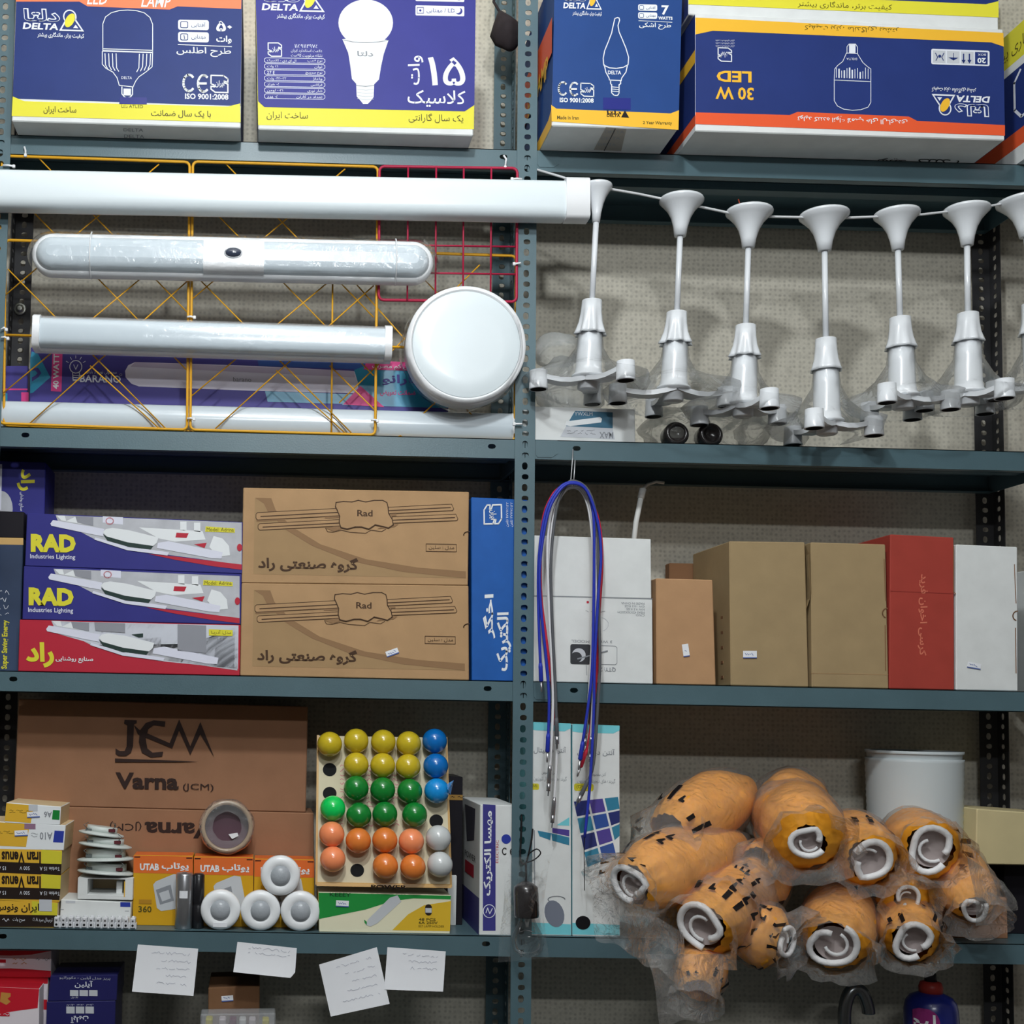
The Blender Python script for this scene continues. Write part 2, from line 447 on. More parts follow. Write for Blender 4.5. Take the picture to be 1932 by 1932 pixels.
# ------------------------------------------------------------------ slotted angle rack
def holed_strip(mb, org, U, V, w, h, cells, mat, th=0.002):
    """flat bar org + u*U + v*V with slots; cells: (u0,u1,v0,v1,(cx,cy,rx,ry) or None)"""
    org = Vector(org); U = Vector(U); V = Vector(V); N = U.cross(V).normalized()*th
    def pt(u, v, k=0): return org+U*u+V*v+N*k
    for u0, u1, v0, v1, ho in cells:
        if ho is None:
            for k in (0, 1):
                mb.add([pt(u0, v0, k), pt(u1, v0, k), pt(u1, v1, k), pt(u0, v1, k)], [(0, 1, 2, 3)], mat)
            continue
        cx, cy, rx, ry = ho; n = 16
        crn = [math.atan2(v-cy, u-cx) for u, v in ((u1, v1), (u0, v1), (u0, v0), (u1, v0))]
        angs = sorted([a % (2*PI) for a in crn]+[2*PI*i/12 for i in range(12)])
        inner = []; outer = []
        for a in angs:
            c, s = math.cos(a), math.sin(a)
            e = 2.6
            rr = (abs(c/rx)**e+abs(s/ry)**e)**(-1/e)
            inner.append((cx+rr*c, cy+rr*s))
            ts = []
            if c > 1e-9: ts.append((u1-cx)/c)
            if c < -1e-9: ts.append((u0-cx)/c)
            if s > 1e-9: ts.append((v1-cy)/s)
            if s < -1e-9: ts.append((v0-cy)/s)
            t = min(ts); outer.append((cx+t*c, cy+t*s))
        n = len(angs)
        vs = [pt(*p) for p in inner]+[pt(*p) for p in outer]+[pt(*p, 1) for p in inner]+[pt(*p, 1) for p in outer]
        fs = []
        for i in range(n):
            k = (i+1) % n
            fs += [(i, k, n+k, n+i), (2*n+i, 3*n+i, 3*n+k, 2*n+k), (i, 2*n+i, 2*n+k, k)]
        mb.add(vs, fs, mat)
    # outer rim
    vs = [pt(0, 0), pt(w, 0), pt(w, h), pt(0, h), pt(0, 0, 1), pt(w, 0, 1), pt(w, h, 1), pt(0, h, 1)]
    mb.add(vs, [(0, 1, 5, 4), (1, 2, 6, 5), (2, 3, 7, 6), (3, 0, 4, 7)], mat)
    return mb
PITCHM = 0.0227
def post_cells(w, h, off=0.0):
    cells = []; n = int(h/PITCHM)
    for i in range(n):
        v0 = i*PITCHM; v1 = (i+1)*PITCHM if i < n-1 else h
        ho = (w/2+0.0, (i+0.5)*PITCHM, 0.0058, 0.0078) if i % 2 else (w/2+0.001, (i+0.5)*PITCHM, 0.0072, 0.0056)
        cells.append((0, w, v0, v1, ho))
    return cells
RACK = thing('shelving_rack', 'grey green slotted steel shelving rack with punched posts holding all the goods', 'shelving', (0.55, 0.13, -1.70))
PZ0, PZ1 = -1.70, 1.72
def post(x, y, mat, flange, fdir, label=None):
    mb = MB(); h = PZ1-PZ0
    holed_strip(mb, (x, y, PZ0), (1, 0, 0), (0, 0, 1), 0.042, h, post_cells(0.042, h), mat, -0.002)
    fx = x if flange == 'l' else x+0.042
    y0 = y+0.002 if fdir > 0 else y-0.042
    holed_strip(mb, (fx, y0, PZ0), (0, 1, 0), (0, 0, 1), 0.040, h, post_cells(0.040, h), mat, 0.002 if flange == 'l' else -0.002)
    return mb.build('post', RACK, label=label)
post(-0.589, -0.004, STEEL, 'l', 1, 'left front post, mostly cut off by the picture edge')
post(0.5185, -0.004, STEEL, 'r', 1, 'middle front post between the two bays')
post(1.640, -0.004, STEEL, 'r', 1)
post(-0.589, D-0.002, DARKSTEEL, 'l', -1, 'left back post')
post(0.5185, D-0.002, STEEL, 'r', -1, 'middle back post')
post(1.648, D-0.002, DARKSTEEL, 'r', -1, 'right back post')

def shelf(x0, x1, z, holes=(), label=None, drop=0.041):
    """pressed steel shelf: top plate, front lip with slots, return, back and side lips"""
    mb = MB(); w = x1-x0
    mb.box(((x0+x1)/2, D/2, z-0.0008), (w, D, 0.0016), STEEL)
    hs = sorted(holes); cells = []; u = 0
    for hx in hs:
        a = hx-x0-0.012; b = hx-x0+0.012
        if a > u: cells.append((u, a, 0, drop, None))
        cells.append((a, b, 0, drop, (hx-x0, drop*0.60, 0.0085, 0.0050))); u = b
    cells.append((u, w, 0, drop, None))
    holed_strip(mb, (x0, 0, z-drop), (1, 0, 0), (0, 0, 1), w, drop, cells, STEEL, -0.0016)
    mb.box(((x0+x1)/2, 0.010, z-drop+0.0008), (w, 0.018, 0.0016), STEEL)
    mb.box(((x0+x1)/2, D-0.004, z-drop/2), (w, 0.0016, drop), STEEL)
    mb.box(((x0+x1)/2, D-0.014, z-drop+0.0008), (w, 0.018, 0.0016), STEEL)
    for xx in (x0+0.001, x1-0.001): mb.box((xx, D/2, z-drop/2), (0.0016, D-0.01, drop), STEEL)
    # stiffening rib under the plate
    mb.box(((x0+x1)/2, D*0.5, z-0.012), (w-0.02, 0.03, 0.018), STEEL)
    return mb.build('shelf', RACK, label=label)
def hx(px, py): return P(px, py, 0).x
XL0, XL1, XR0, XR1 = -0.585, 0.540, 0.5415, 1.678
shelf(XL0, XL1, Z1, [hx(950, 293)], 'top left shelf under the big cartons')
shelf(XR0, XR1, Z1, [], 'top right shelf', 0.046)
shelf(XL0, XL1, Z2, [hx(48, 820), hx(928, 842)])
shelf(XR0, XR1, Z2, [hx(1032, 844), hx(1088, 845)])
shelf(XL0, XL1, Z3, [hx(25, 1284), hx(920, 1300)])
shelf(XR0, XR1, Z3, [hx(1083, 1301)])
shelf(XL0, XL1, Z4, [hx(5, 1769), hx(917, 1779)])
shelf(XR0, XR1, Z4, [])
shelf(XL0, XL1, Z5); shelf(XR0, XR1, Z5)
# corner gussets in front of the lip ends
for px, py, f in ((1020, 312, 1), (1022, 862, 1), (1016, 1328, 1)):
    mb = MB(); c = P(px, py, -0.0012); w = 0.046; h = 0.05
    zt = {312: Z1, 862: Z2, 1328: Z3}[py]-0.001
    x = 0.5625
    mb.prism([(x, -0.0012, zt), (x+w, -0.0012, zt), (x+w, -0.0012, zt-0.028), (x+w-0.012, -0.0012, zt-0.036), (x+0.004, -0.0012, zt-0.036), (x, -0.0012, zt-0.03)], (0, 0.001, 0), STEEL)
    mb.build('corner_plate', RACK)
BOLT = M('zinc bolt', (170, 172, 165), 0.35, 0.8)
mb = MB(); c = P(38, 583, D-0.004)
mb.lathe([(0, 0.0145), (0.002, 0.0145), (0.003, 0.012), (0.003, 0.0075), (0.007, 0.007), (0.0075, 0.004)], c, (0, -1, 0), BOLT, 18)
mb.build('bolt', RACK, label='round zinc bolt head on the left back post')
# ------------------------------------------------------------------ printed marks shared by the cartons
LOGOS = M('logo outline print', (228, 232, 240), 0.45)
def affine(o, r, d):
    return lambda u, v: (o[0]+u*r[0]+v*d[0], o[1]+u*r[1]+v*d[1])
class TF:
    """face seen through an affine frame (unit u right, v down)"""
    def __init__(s, F, T): s.F = F; s.T = T
    def __call__(s, u, v, L=0): x, y = s.T(u, v); return s.F(x, y, L+3)
def tri_logo(mb, F, o, r, d, fill, inner, sub=True):
    """word mark over latin capitals with a ringed triangle; frame 120 x 60 units"""
    G = TF(F, affine(o, (r[0]/120, r[1]/120), (d[0]/60, d[1]/60)))
    mb.text(G, 'دلتا', 2, 0, 72, 25, LOGOS, 1, bold=0.055, sl=0)
    mb.text(G, 'دلتا', 3.5, 2, 70.5, 24, fill, 2, bold=0.01, sl=0)
    mb.text(G, 'DELTA', 0, 28, 68, 41, LOGOS, 1, bold=0.035, shear=0.15, sl=0)
    mb.poly(G, [(70, 42), (92, 3), (118, 42)], LOGOS, 1)
    mb.oval(G, 91, 14, 13, 14, LOGOS, 1)
    mb.poly(G, [(75, 39), (92, 9), (113, 39)], fill, 2)
    mb.oval(G, 91, 14, 10.5, 11.5, fill, 2)
    mb.oval(G, 91, 21, 8, 15, inner, 3, rot=0.5)
    mb.poly(G, [(97, 36), (102, 29), (107, 36)], LOGOS, 3)
    if sub: mb.text(G, 'کیفیت برتر، ماندگاری بیشتر', 28, 45, 118, 57, LOGOS, 1, bold=0.02, sl=0)
def std_mark(mb, F, o, r, d, col):
    """square standards mark with a notched corner and a small word inside; frame 30 x 30"""
    G = TF(F, affine(o, (r[0]/30, r[1]/30), (d[0]/30, d[1]/30)))
    mb.line(G, [(1, 1), (22, 1), (29, 6), (29, 12), (23, 10), (24, 13), (29, 15), (29, 29), (8, 29), (1, 24), (1, 19), (7, 20), (6, 17), (1, 15)], 2.2, col, 1, closed=True)
    mb.text(G, 'ایران', 8, 9, 23, 21, col, 1, bold=0.02, sl=0)
def ce_mark(mb, F, x, y, w, h, col):
    rx = h*0.34
    mb.arc(F, x+rx, y+h/2, rx, h/2, 45, 315, h*0.14, col, 4)
    cx = x+w-rx*0.75
    mb.arc(F, cx, y+h/2+1, rx, h/2, 50, 310, h*0.14, col, 4)
    mb.line(F, [(cx-rx, y+h/2+1), (cx+rx*0.45, y+h/2+1)], h*0.13, col, 4)

# ------------------------------------------------------------------ top shelf cartons
def over(px, py, z):
    d = ray(px, py); return CAM.y+d.y*(z/d.z)
def carton50():
    y = over(238, 235, Z1); F = Front(y); mb = MB()
    q = quad((33, -70), (457, -55), (454, 241), (22, 228), y, Z1)
    mb.hexa(q, 0.34, OFFW, 0.002, side=NAVY, top=SALM, bottom=OFFW)
    mb.poly(F, [(33, -60), (457, -50), (454, 200), (24, 186)], NAVY, 1)
    mb.poly(F, [(30, -62), (457, -55), (455, 17), (335, 12), (320, 18), (165, 12), (150, 3), (30, 3)], SALM, 2)
    mb.text(F, 'LED', 164, -14, 203, 8, WHITE, 3, bold=0.01, shear=0.3); mb.text(F, 'LAMP', 266, -9, 323, 13, WHITE, 3, bold=0.01, shear=0.3)
    mb.poly(F, [(24, 182), (46, 191), (430, 201), (453, 195), (454, 231), (22, 219)], YEL, 2)
    tri_logo(mb, F, (42, 15), (118, 4), (1, 58), NAVY, YEL)
    W = 1.5
    mb.line(F, [(194, 95), (194, 45), (199, 32), (210, 24), (225, 20), (241, 19), (257, 20), (272, 24), (283, 33), (288, 46), (288, 98)], W, WHITE, 3)
    mb.line(F, [(194, 92), (288, 95)], W, WHITE, 3); mb.line(F, [(194, 96), (288, 99)], 2.5, LOGOS, 3)
    mb.line(F, [(193, 97), (193, 121), (200, 129), (213, 136), (221, 147), (225, 161), (251, 164), (256, 153), (262, 145), (275, 136), (287, 126), (288, 98)], W, WHITE, 3)
    for k in range(4):
        x = 198+k*7; mb.line(F, [(x, 101), (x+1, 122+k*2), (x+5, 130+k*1.5)], 1.6, WHITE, 3)
        x = 284-k*7; mb.line(F, [(x, 102), (x-1, 122+k*2), (x-5, 131+k*1.5)], 1.6, WHITE, 3)
    mb.line(F, [(230, 164), (230, 177), (235, 183), (240, 185), (246, 183), (250, 178), (250, 164)], 2, WHITE, 3)
    mb.rect(F, 233, 167, 247, 180, LOGOS, 3)
    mb.text(F, 'DELTA', 229, 144, 249, 149, LOGOS, 3)
    for y0, t, k in ((37, 'آفتابی', ''), (60, 'مهتابی', '!')):
        mb.rect(F, 336, y0, 394, y0+19, WHITE, 3, r=4)
        mb.rect(F, 340, y0+3, 355, y0+16, NAVY, 4, r=3); mb.rect(F, 341.5, y0+4.5, 353.5, y0+14.5, WHITE, 5, r=2)
        mb.text(F, t, 361, y0+5, 388, y0+15, NAVY, 4)
    mb.text(F, '۱', 346, 66, 349, 74, NAVY, 6)
    mb.text(F, '۵۰', 408, 39, 438, 59, WHITE, 3, bold=0.03)
    mb.text(F, 'وات', 408, 67, 437, 82, WHITE, 3, bold=0.03)
    mb.line(F, [(336, 84), (437, 88)], 1.4, WHITE, 3)
    mb.text(F, 'طرح اطلس', 333, 88, 436, 106, WHITE, 3, bold=0.012)
    ce_mark(mb, F, 346, 141, 46, 31, WHITE); std_mark(mb, F, (397, 141), (34, 1), (0, 34), WHITE)
    mb.text(F, 'ISO 9001:2008', 349, 176, 431, 187, WHITE, 3, bold=0.03)
    mb.text(F, 'ساخت ایران', 82, 200, 144, 215, OLIVE, 3, bold=0.015); mb.text(F, 'با یک سال ضمانت', 285, 207, 398, 222, OLIVE, 3, bold=0.015)
    mb.poly(F, [(226, 183), (277, 184), (277, 197), (225, 196)], TAPE, 4)
    mb.text(F, 'DELTA دلتا', 229, 197, 270, 203, OLIVE, 4)
    B = Plane((0, 0, Z1-0.0003), (0, 0, -1))
    mb.text(B, 'DELTA', 233, 242, 270, 248, GREYP, 1); mb.text(B, 'DELTA', 234, 254, 272, 260, GREYP, 1)
    return tag(mb.build('bulb_carton'), 'navy bulb carton with salmon top band and outlined wide bulb, leftmost on top shelf', 'carton', 'bulb cartons on the top shelf')
carton50()

def carton15():
    y = over(690, 250, Z1); F = Front(y); mb = MB()
    q = quad((481, -60), (898, -45), (893, 254), (487, 246), y, Z1)
    mb.hexa(q, 0.33, OFFW, 0.002, side=OFFW, top=YEL, bottom=OFFW)
    mb.poly(F, [(481, -58), (898, -44), (894, 244), (487, 236)], YEL, 1)
    mb.poly(F, [(481, -58), (898, -44), (895, 198), (877, 210), (499, 202), (487, 191)], VIOLET, 2)
    tri_logo(mb, F, (493, -22), (121, 3), (1, 60), VIOLET, YEL)
    # filled bulb
    mb.oval(F, 690, 43, 51.5, 44, WHITE, 3, 36)
    mb.poly(F, [(646, 74), (657, 100), (661, 125), (664, 149), (672, 158), (673, 182), (681, 191), (685, 196), (694, 196), (699, 191), (705, 183), (706, 159), (715, 150), (719, 125), (724, 102), (733, 76), (712, 72), (670, 72)], WHITE, 4)
    mb.line(F, [(648, 75), (665, 79), (690, 80), (715, 79), (732, 76)], 1.2, GREYP, 5)
    mb.line(F, [(672, 161), (690, 163), (706, 161)], 1.2, GREYP, 5)
    for k in range(4): mb.line(F, [(674, 168+k*6), (690, 170+k*6), (705, 169+k*6)], 0.8, LGREY, 5)
    mb.text(F, 'دلتا', 674, 96, 704, 106, GREYP, 5, bold=0.02)
    for y0, t in ((10, 'DL / مهتابی'), (-17, 'NW / طبیعی')):
        mb.rect(F, 784, y0, 876, y0+19, WHITE, 3, r=2)
        mb.line(F, [(787, y0+4), (799, y0+4), (799, y0+15), (787, y0+15)], 1, VIOLET, 4, closed=True)
        mb.oval(F, 793, y0+9.6, 2.2, 2.2, VIOLET, 4)
        mb.text(F, t, 805, y0+5, 858, y0+15, VIOLET, 4)
        mb.oval(F, 866, y0+11, 6.5, 6.5, VIOLET, 4); mb.oval(F, 863, y0+9, 6, 6, WHITE, 5)
    mb.text(F, '۱۵', 807, 107, 878, 161, WHITE, 3, bold=0.012)
    mb.text(F, 'وات', 770, 105, 799, 160, WHITE, 3, rot=90, bold=0.012)
    mb.text(F, 'کلاسیک', 769, 169, 878, 201, WHITE, 3, bold=0.008)
    std_mark(mb, F, (505, 80), (27, 0), (0, 27), WHITE)
    for k, t in enumerate(('۱۱۵۹۱۱۲۹۷۵', 'علامت استاندارد ایران', 'نشانه مرغوبیت کالاست')):
        mb.text(F, t, 556 if k == 0 else 549, 83+k*9, 600 if k == 0 else 608, 90+k*9, LOGOS, 3)
    for k, (a, b) in enumerate((('نوع لامپ', 'ال ای دی - کلاسیک'), ('توان', '۱۵ وات'), ('نوع سرپیچ', '27 E'), ('ولتاژ', '۲۲۰-۲۴۰ ولت'), ('فرکانس', '۵۰ هرتز'), ('شار نوری', '۱۲۰۰ لومن'), ('تعداد در کارتن', '۵۰ عدد'))):
        y = 109+k*11.3
        mb.line(F, [(502, y), (610, y+1.5), (613, y+3.5), (613, y+8), (610, y+10.5), (502, y+9), (499, y+7), (499, y+2)], 0.9, LOGOS, 3, closed=True)
        mb.text(F, a, 607-len(a)*3.4, y+3, 608, y+9, LOGOS, 3); mb.text(F, b, 504, y+2, 506+len(b)*3.1, y+8, LOGOS, 3)
    mb.text(F, 'ساخت ایران', 503, 210, 581, 226, OLIVE, 3); mb.text(F, 'یک سال گارانتی', 771, 213, 874, 231, OLIVE, 3)
    return tag(mb.build('bulb_carton'), 'violet blue bulb carton with a solid white bulb picture and yellow bottom band', 'carton', 'bulb cartons on the top shelf')
carton15()

def carton7():
    y = over(1160, 241, Z1); F = Front(y); mb = MB()
    q = quad((1048, -60), (1288, -50), (1279, 249), (1041, 234), y, Z1)
    mb.hexa(q, 0.33, OFFW, 0.002, side=BLUE7, top=ORN, bottom=OFFW)
    mb.poly(F, [(1047, -55), (1288, -48), (1280, 243), (1041, 228)], BLUE7, 1)
    mb.poly(F, [(1040, 198), (1050, 205), (1265, 214), (1281, 208), (1280, 245), (1041, 229)], YELO, 2)
    S = Side(q[3].x); zx = q[3].x
    def sy(a, z): return Vector((zx-0.0003, y+a, z))
    mb.add([sy(0.002, 1.42), sy(0.32, 1.42), sy(0.32, 1.30), sy(0.12, 1.345), sy(0.002, 1.345)], [(0, 1, 2, 3, 4)], ORN)
    mb.add([sy(0.0, Z1+0.037), sy(0.03, Z1+0.026), sy(0.32, Z1+0.026), sy(0.32, Z1), sy(0.0, Z1)], [(0, 1, 2, 3, 4)], YELO)
    class SD:
        def __call__(s, u, v, L=0): return Vector((zx-0.0003*(L+1), y+0.33*(1-u), Z1+0.26*(1-v)))
    mb.text(SD(), 'LED LAMP', 0.25, 0.35, 0.9, 0.52, YELO, 2, sl=0, bold=0.02)
    tri_logo(mb, F, (1062, -20), (74, 2), (1, 52), BLUE7, YELO)
    mb.line(F, [(1165, 33), (1160, 35), (1157, 48), (1154, 62), (1148, 78), (1141, 95), (1138, 110), (1139, 123), (1150, 128), (1163, 129), (1176, 127), (1185, 122), (1186, 108), (1181, 91), (1174, 74), (1168, 60), (1166, 48), (1169, 38), (1168, 34)], 1.8, LOGOS, 3, closed=True)
    mb.line(F, [(1140, 122), (1143, 136), (1149, 147), (1150, 151), (1172, 152), (1173, 147), (1181, 136), (1184, 122)], 1.8, LOGOS, 3)
    mb.text(F, 'DELTA', 1147, 133, 1172, 140, LOGOS, 3, bold=0.02)
    mb.line(F, [(1152, 153), (1152, 158), (1154, 160), (1154, 175), (1159, 180), (1165, 180), (1168, 176), (1168, 160), (1171, 158), (1171, 153)], 2, LOGOS, 3)
    for k in range(3): mb.line(F, [(1155, 164+k*4), (1168, 165+k*4)], 1.5, LOGOS, 3)
    for y0, t in ((8, 'آفتابی'), (23, 'مهتابی')):
        mb.rect(F, 1204, y0, 1240, y0+12, WHITE, 3, r=3); mb.rect(F, 1206, y0+2, 1215, y0+10, BLUE7, 4, r=2); mb.rect(F, 1207, y0+3, 1214, y0+9, WHITE, 5)
        mb.text(F, t, 1219, y0+3, 1237, y0+10, BLUE7, 4)
    mb.text(F, '7', 1248, 10, 1262, 28, WHITE, 3, bold=0.03); mb.text(F, 'WATTS', 1242, 31, 1269, 37, WHITE, 3, bold=0.04)
    mb.line(F, [(1205, 39), (1268, 42)], 1, WHITE, 3); mb.text(F, 'طرح اشکی', 1206, 42, 1266, 55, WHITE, 3, bold=0.012)
    ce_mark(mb, F, 1054, 155, 36, 24, WHITE); std_mark(mb, F, (1095, 156), (26, 1), (0, 26), WHITE)
    mb.text(F, 'ISO 9001:2008', 1056, 184, 1120, 193, WHITE, 3, bold=0.03)
    mb.rect(F, 1138, 184, 1190, 206, TAPE, 3)
    mb.text(F, 'دلتا', 1145, 208, 1172, 215, BLACK, 4, bold=0.03); mb.text(F, 'DELTA', 1145, 215, 1170, 220, BLACK, 4, bold=0.03)
    mb.poly(F, [(1172, 221), (1179, 208), (1187, 222)], BLACK, 4)
    mb.text(F, 'Made in Iran', 1051, 218, 1092, 225, OLIVE, 3, bold=0.02); mb.text(F, '2 Year Warranty', 1213, 228, 1268, 236, OLIVE, 3, bold=0.02)
    B = Plane((0, 0, Z1-0.0003), (0, 0, -1))
    TB = M('clear tape over white card', (178, 170, 160), 0.2)
    mb.poly(B, [(1143, 240), (1182, 243), (1172, 285), (1120, 283)], TB, 1)
    mb.line(B, [(1161, 243), (1140, 284)], 1.5, BLACK, 2)
    for k in range(3): mb.text(B, 'DELTA', 1141-k*6, 246+k*12, 1178-k*8, 251+k*12, GREYP, 2)
    return tag(mb.build('bulb_carton'), 'tall blue bulb carton showing a flame shaped bulb, just right of the middle post', 'carton', 'bulb cartons on the top shelf')
carton7()

def carton30():
    y = over(1604, 256, Z1); F = Front(y); mb = MB()
    q = quad((1312, 24), (1893, 55), (1896, 268), (1312, 245), y, Z1)
    mb.hexa(q, 0.36, OFFW, 0.002, side=NAVY, top=OFFW, bottom=OFFW)
    mb.poly(F, [(1312, 33), (1893, 62), (1896, 256), (1312, 234)], NAVY, 1)
    mb.poly(F, [(1312, 33), (1893, 62), (1894, 88), (1870, 80), (1345, 58), (1312, 65)], YELO, 2)
    mb.poly(F, [(1312, 212), (1490, 217), (1505, 211), (1715, 220), (1730, 228), (1896, 236), (1896, 256), (1312, 234)], ORN, 2)
    zx = q[3].x
    def sy(a, z): return Vector((zx-0.0003, y+a, z))
    mb.add([sy(0, 1.362), sy(0.3, 1.362), sy(0.3, 1.335), sy(0, 1.335)], [(0, 1, 2, 3)], YELO)
    mb.add([sy(0, Z1+0.034), sy(0.3, Z1+0.034), sy(0.3, Z1+0.012), sy(0, Z1+0.012)], [(0, 1, 2, 3)], ORN)
    mb.add([sy(0, Z1+0.012), sy(0.3, Z1+0.012), sy(0.3, Z1), sy(0, Z1)], [(0, 1, 2, 3)], OFFW)
    mb.text(F, 'کیفیت برتر، ماندگاری بیشتر', 1518, 45, 1696, 58, OLIVE, 3, rot=180, sl=0.035)
    mb.text(F, 'تولید کننده انواع لامپ های ال.ای.دی', 1505, 215, 1712, 228, WHITE, 3, rot=180, sl=0.04, bold=0.012)
    mb.text(F, 'LED', 1352, 133, 1418, 154, YELO, 3, rot=180, bold=0.03, sl=0.03)
    mb.text(F, '30 W', 1350, 163, 1422, 187, YELO, 3, rot=180, bold=0.025, sl=0.03)
    std_mark(mb, F, (1381, 117), (-27, -1), (0, -27), LOGOS)
    for k in range(3): mb.text(F, 'علامت استاندارد ایران', 1350, 74+k*5.3, 1386, 78+k*5.3, LOGOS, 3, rot=180, sl=0.03)
    W = 1.2
    mb.line(F, [(1574, 150), (1574, 190), (1580, 200), (1592, 206), (1608, 208), (1624, 207), (1638, 202), (1643, 193), (1643, 130), (1637, 126), (1628, 118), (1620, 105), (1617, 100)], W, LOGOS, 3)
    mb.line(F, [(1574, 150), (1575, 130), (1581, 123), (1590, 116), (1597, 100), (1617, 101)], W, LOGOS, 3)
    mb.line(F, [(1574, 151), (1643, 154)], W, LOGOS, 3)
    mb.line(F, [(1598, 101), (1598, 88), (1602, 83), (1614, 83), (1618, 89), (1618, 102)], W, LOGOS, 3); mb.rect(F, 1602, 83, 1614, 100, LOGOS, 3)
    rd = random.Random(3)
    for k in range(13):
        x = 1578+k*5; mb.line(F, [(x, 128+rd.uniform(-2, 10)), (x, 146+k*0.2)], rd.choice((1.2, 2.6)), LOGOS, 3)
    mb.text(F, 'DELTA', 1597, 109, 1617, 113, LOGOS, 3, rot=180)
    mb.rect(F, 1757, 92, 1867, 121, LOGOS, 3, r=3, sl=0.035)
    for k in range(4):
        x = 1760+k*26.5; mb.rect(F, x, 95+k*1, x+24, 118+k*1, NAVY if k == 3 else LGREY, 4, sl=0.035)
    mb.text(F, '20', 1844, 109, 1860, 119, WHITE, 5, rot=180, bold=0.03); mb.text(F, 'BOX', 1845, 101, 1860, 105, WHITE, 5, rot=180)
    for x in (1818, 1829): mb.line(F, [(x, 117), (x, 102)], 2.5, NAVY, 5); mb.poly(F, [(x-4, 113), (x+4, 113), (x, 120)], NAVY, 5)
    mb.poly(F, [(1789, 108), (1808, 109), (1799, 114)], NAVY, 5); mb.line(F, [(1799, 113), (1799, 100)], 1.2, NAVY, 5)
    mb.line(F, [(1765, 100), (1769, 108), (1766, 114)], 1.5, NAVY, 5); mb.line(F, [(1781, 100), (1777, 108), (1780, 114)], 1.5, NAVY, 5); mb.oval(F, 1773, 106, 3, 3, NAVY, 5)
    tri_logo(mb, F, (1868, 221), (-112, -4), (0, -57), NAVY, YELO)
    B = Plane((0, 0, Z1-0.0003), (0, 0, -1))
    mb.text(B, 'تولید', 1655, 298, 1710, 310, BLACK, 1, rot=180); mb.text(B, 'کننده', 1730, 300, 1810, 312, BLACK, 1, rot=180)
    return tag(mb.build('bulb_carton'), 'long blue bulb carton lying upside down with orange bottom edge and inverted orange wattage', 'carton', 'bulb cartons on the top shelf'), q
_, q30 = carton30()
def carton_top():
    y = over(1604, 256, Z1)+0.008; F = Front(y); mb = MB(); zt = max(q30[0].z, q30[1].z)+0.0006
    q = quad((1299, -120), (1882, -95), (1884, 45), (1299, 19), y)
    q[2].z = q30[1].z+0.0006; q[3].z = q30[0].z+0.0006
    mb.hexa(q, 0.35, OFFW, 0.002, side=NAVY, top=OFFW)
    mb.poly(F, [(1299, -110), (1882, -88), (1884, 33), (1299, 8)], NAVY, 1)
    mb.poly(F, [(1299, -25), (1330, -14), (1860, 8), (1884, 2), (1884, 33), (1299, 8)], YEL, 2)
    mb.text(F, 'کیفیت برتر، ماندگاری بیشتر', 1505, 0, 1683, 14, OLIVE, 3, sl=0.04)
    return tag(mb.build('bulb_carton'), 'carton with lemon yellow band stacked on the long upside down blue carton', 'carton', 'bulb cartons on the top shelf')
carton_top()
def carton_right():
    x0 = P(1918, 300, 0).x; y = -0.12; mb = MB()
    def v(xx, z): return Vector((xx, y, z))
    h = 0.30
    mb.hexa([v(x0, Z1+h), v(x0+0.3, Z1+h), v(x0+0.3, Z1), v(x0, Z1)], 0.36, OFFW, 0.002, side=NAVY, top=YEL)
    class SD:
        def __call__(s, u, w, L=0): return Vector((x0-0.0003*L, y+0.36*(1-u), Z1+h*(1-w)))
    G = SD()
    mb.poly(G, [(0, 0), (1, 0), (1, 0.25), (0, 0.25)], YEL, 1); mb.poly(G, [(0, 0.25), (1, 0.25), (1, 0.31), (0, 0.31)], OFFW, 1)
    mb.poly(G, [(0, 0.76), (1, 0.76), (1, 0.88), (0, 0.88)], ORN, 1); mb.poly(G, [(0, 0.88), (1, 0.88), (1, 1), (0, 1)], OFFW, 1)
    mb.line(G, [(0.72, 0.34), (0.66, 0.4), (0.66, 0.6), (0.72, 0.68), (0.92, 0.68)], 0.02, LOGOS, 2)
    mb.text(G, 'ماندگاری بیشتر', 0.4, 0.08, 0.95, 0.2, OLIVE, 2, sl=0)
    return tag(mb.build('bulb_carton'), 'blue carton with yellow and orange bands seen end on at the right picture edge', 'carton', 'bulb cartons on the top shelf')
carton_right()
# dark pouch hanging on the middle back post
mb = MB(); c = P(952, 62, 0.15)
def wob(j, a): return 0.12*math.sin(3*a+j)
POUCH = M('dark cloth', (52, 46, 48), 0.9, var=0.15, vscale=60)
mb.lathe([(0, 0.004), (0.02, 0.02), (0.045, 0.034), (0.07, 0.030), (0.09, 0.014), (0.095, 0.003)], c+Vector((-0.012, 0, 0.05)), (0.35, 0, -1), POUCH, 14, wob=wob)
mb.tube([c+Vector((-0.012, 0, 0.05)), c+Vector((-0.02, 0.03, 0.09)), P(945, -60, 0.258)], 0.003, POUCH)
tag(mb.build('cloth_pouch'), 'small dark cloth pouch hanging by the middle back post near the top', 'pouch')
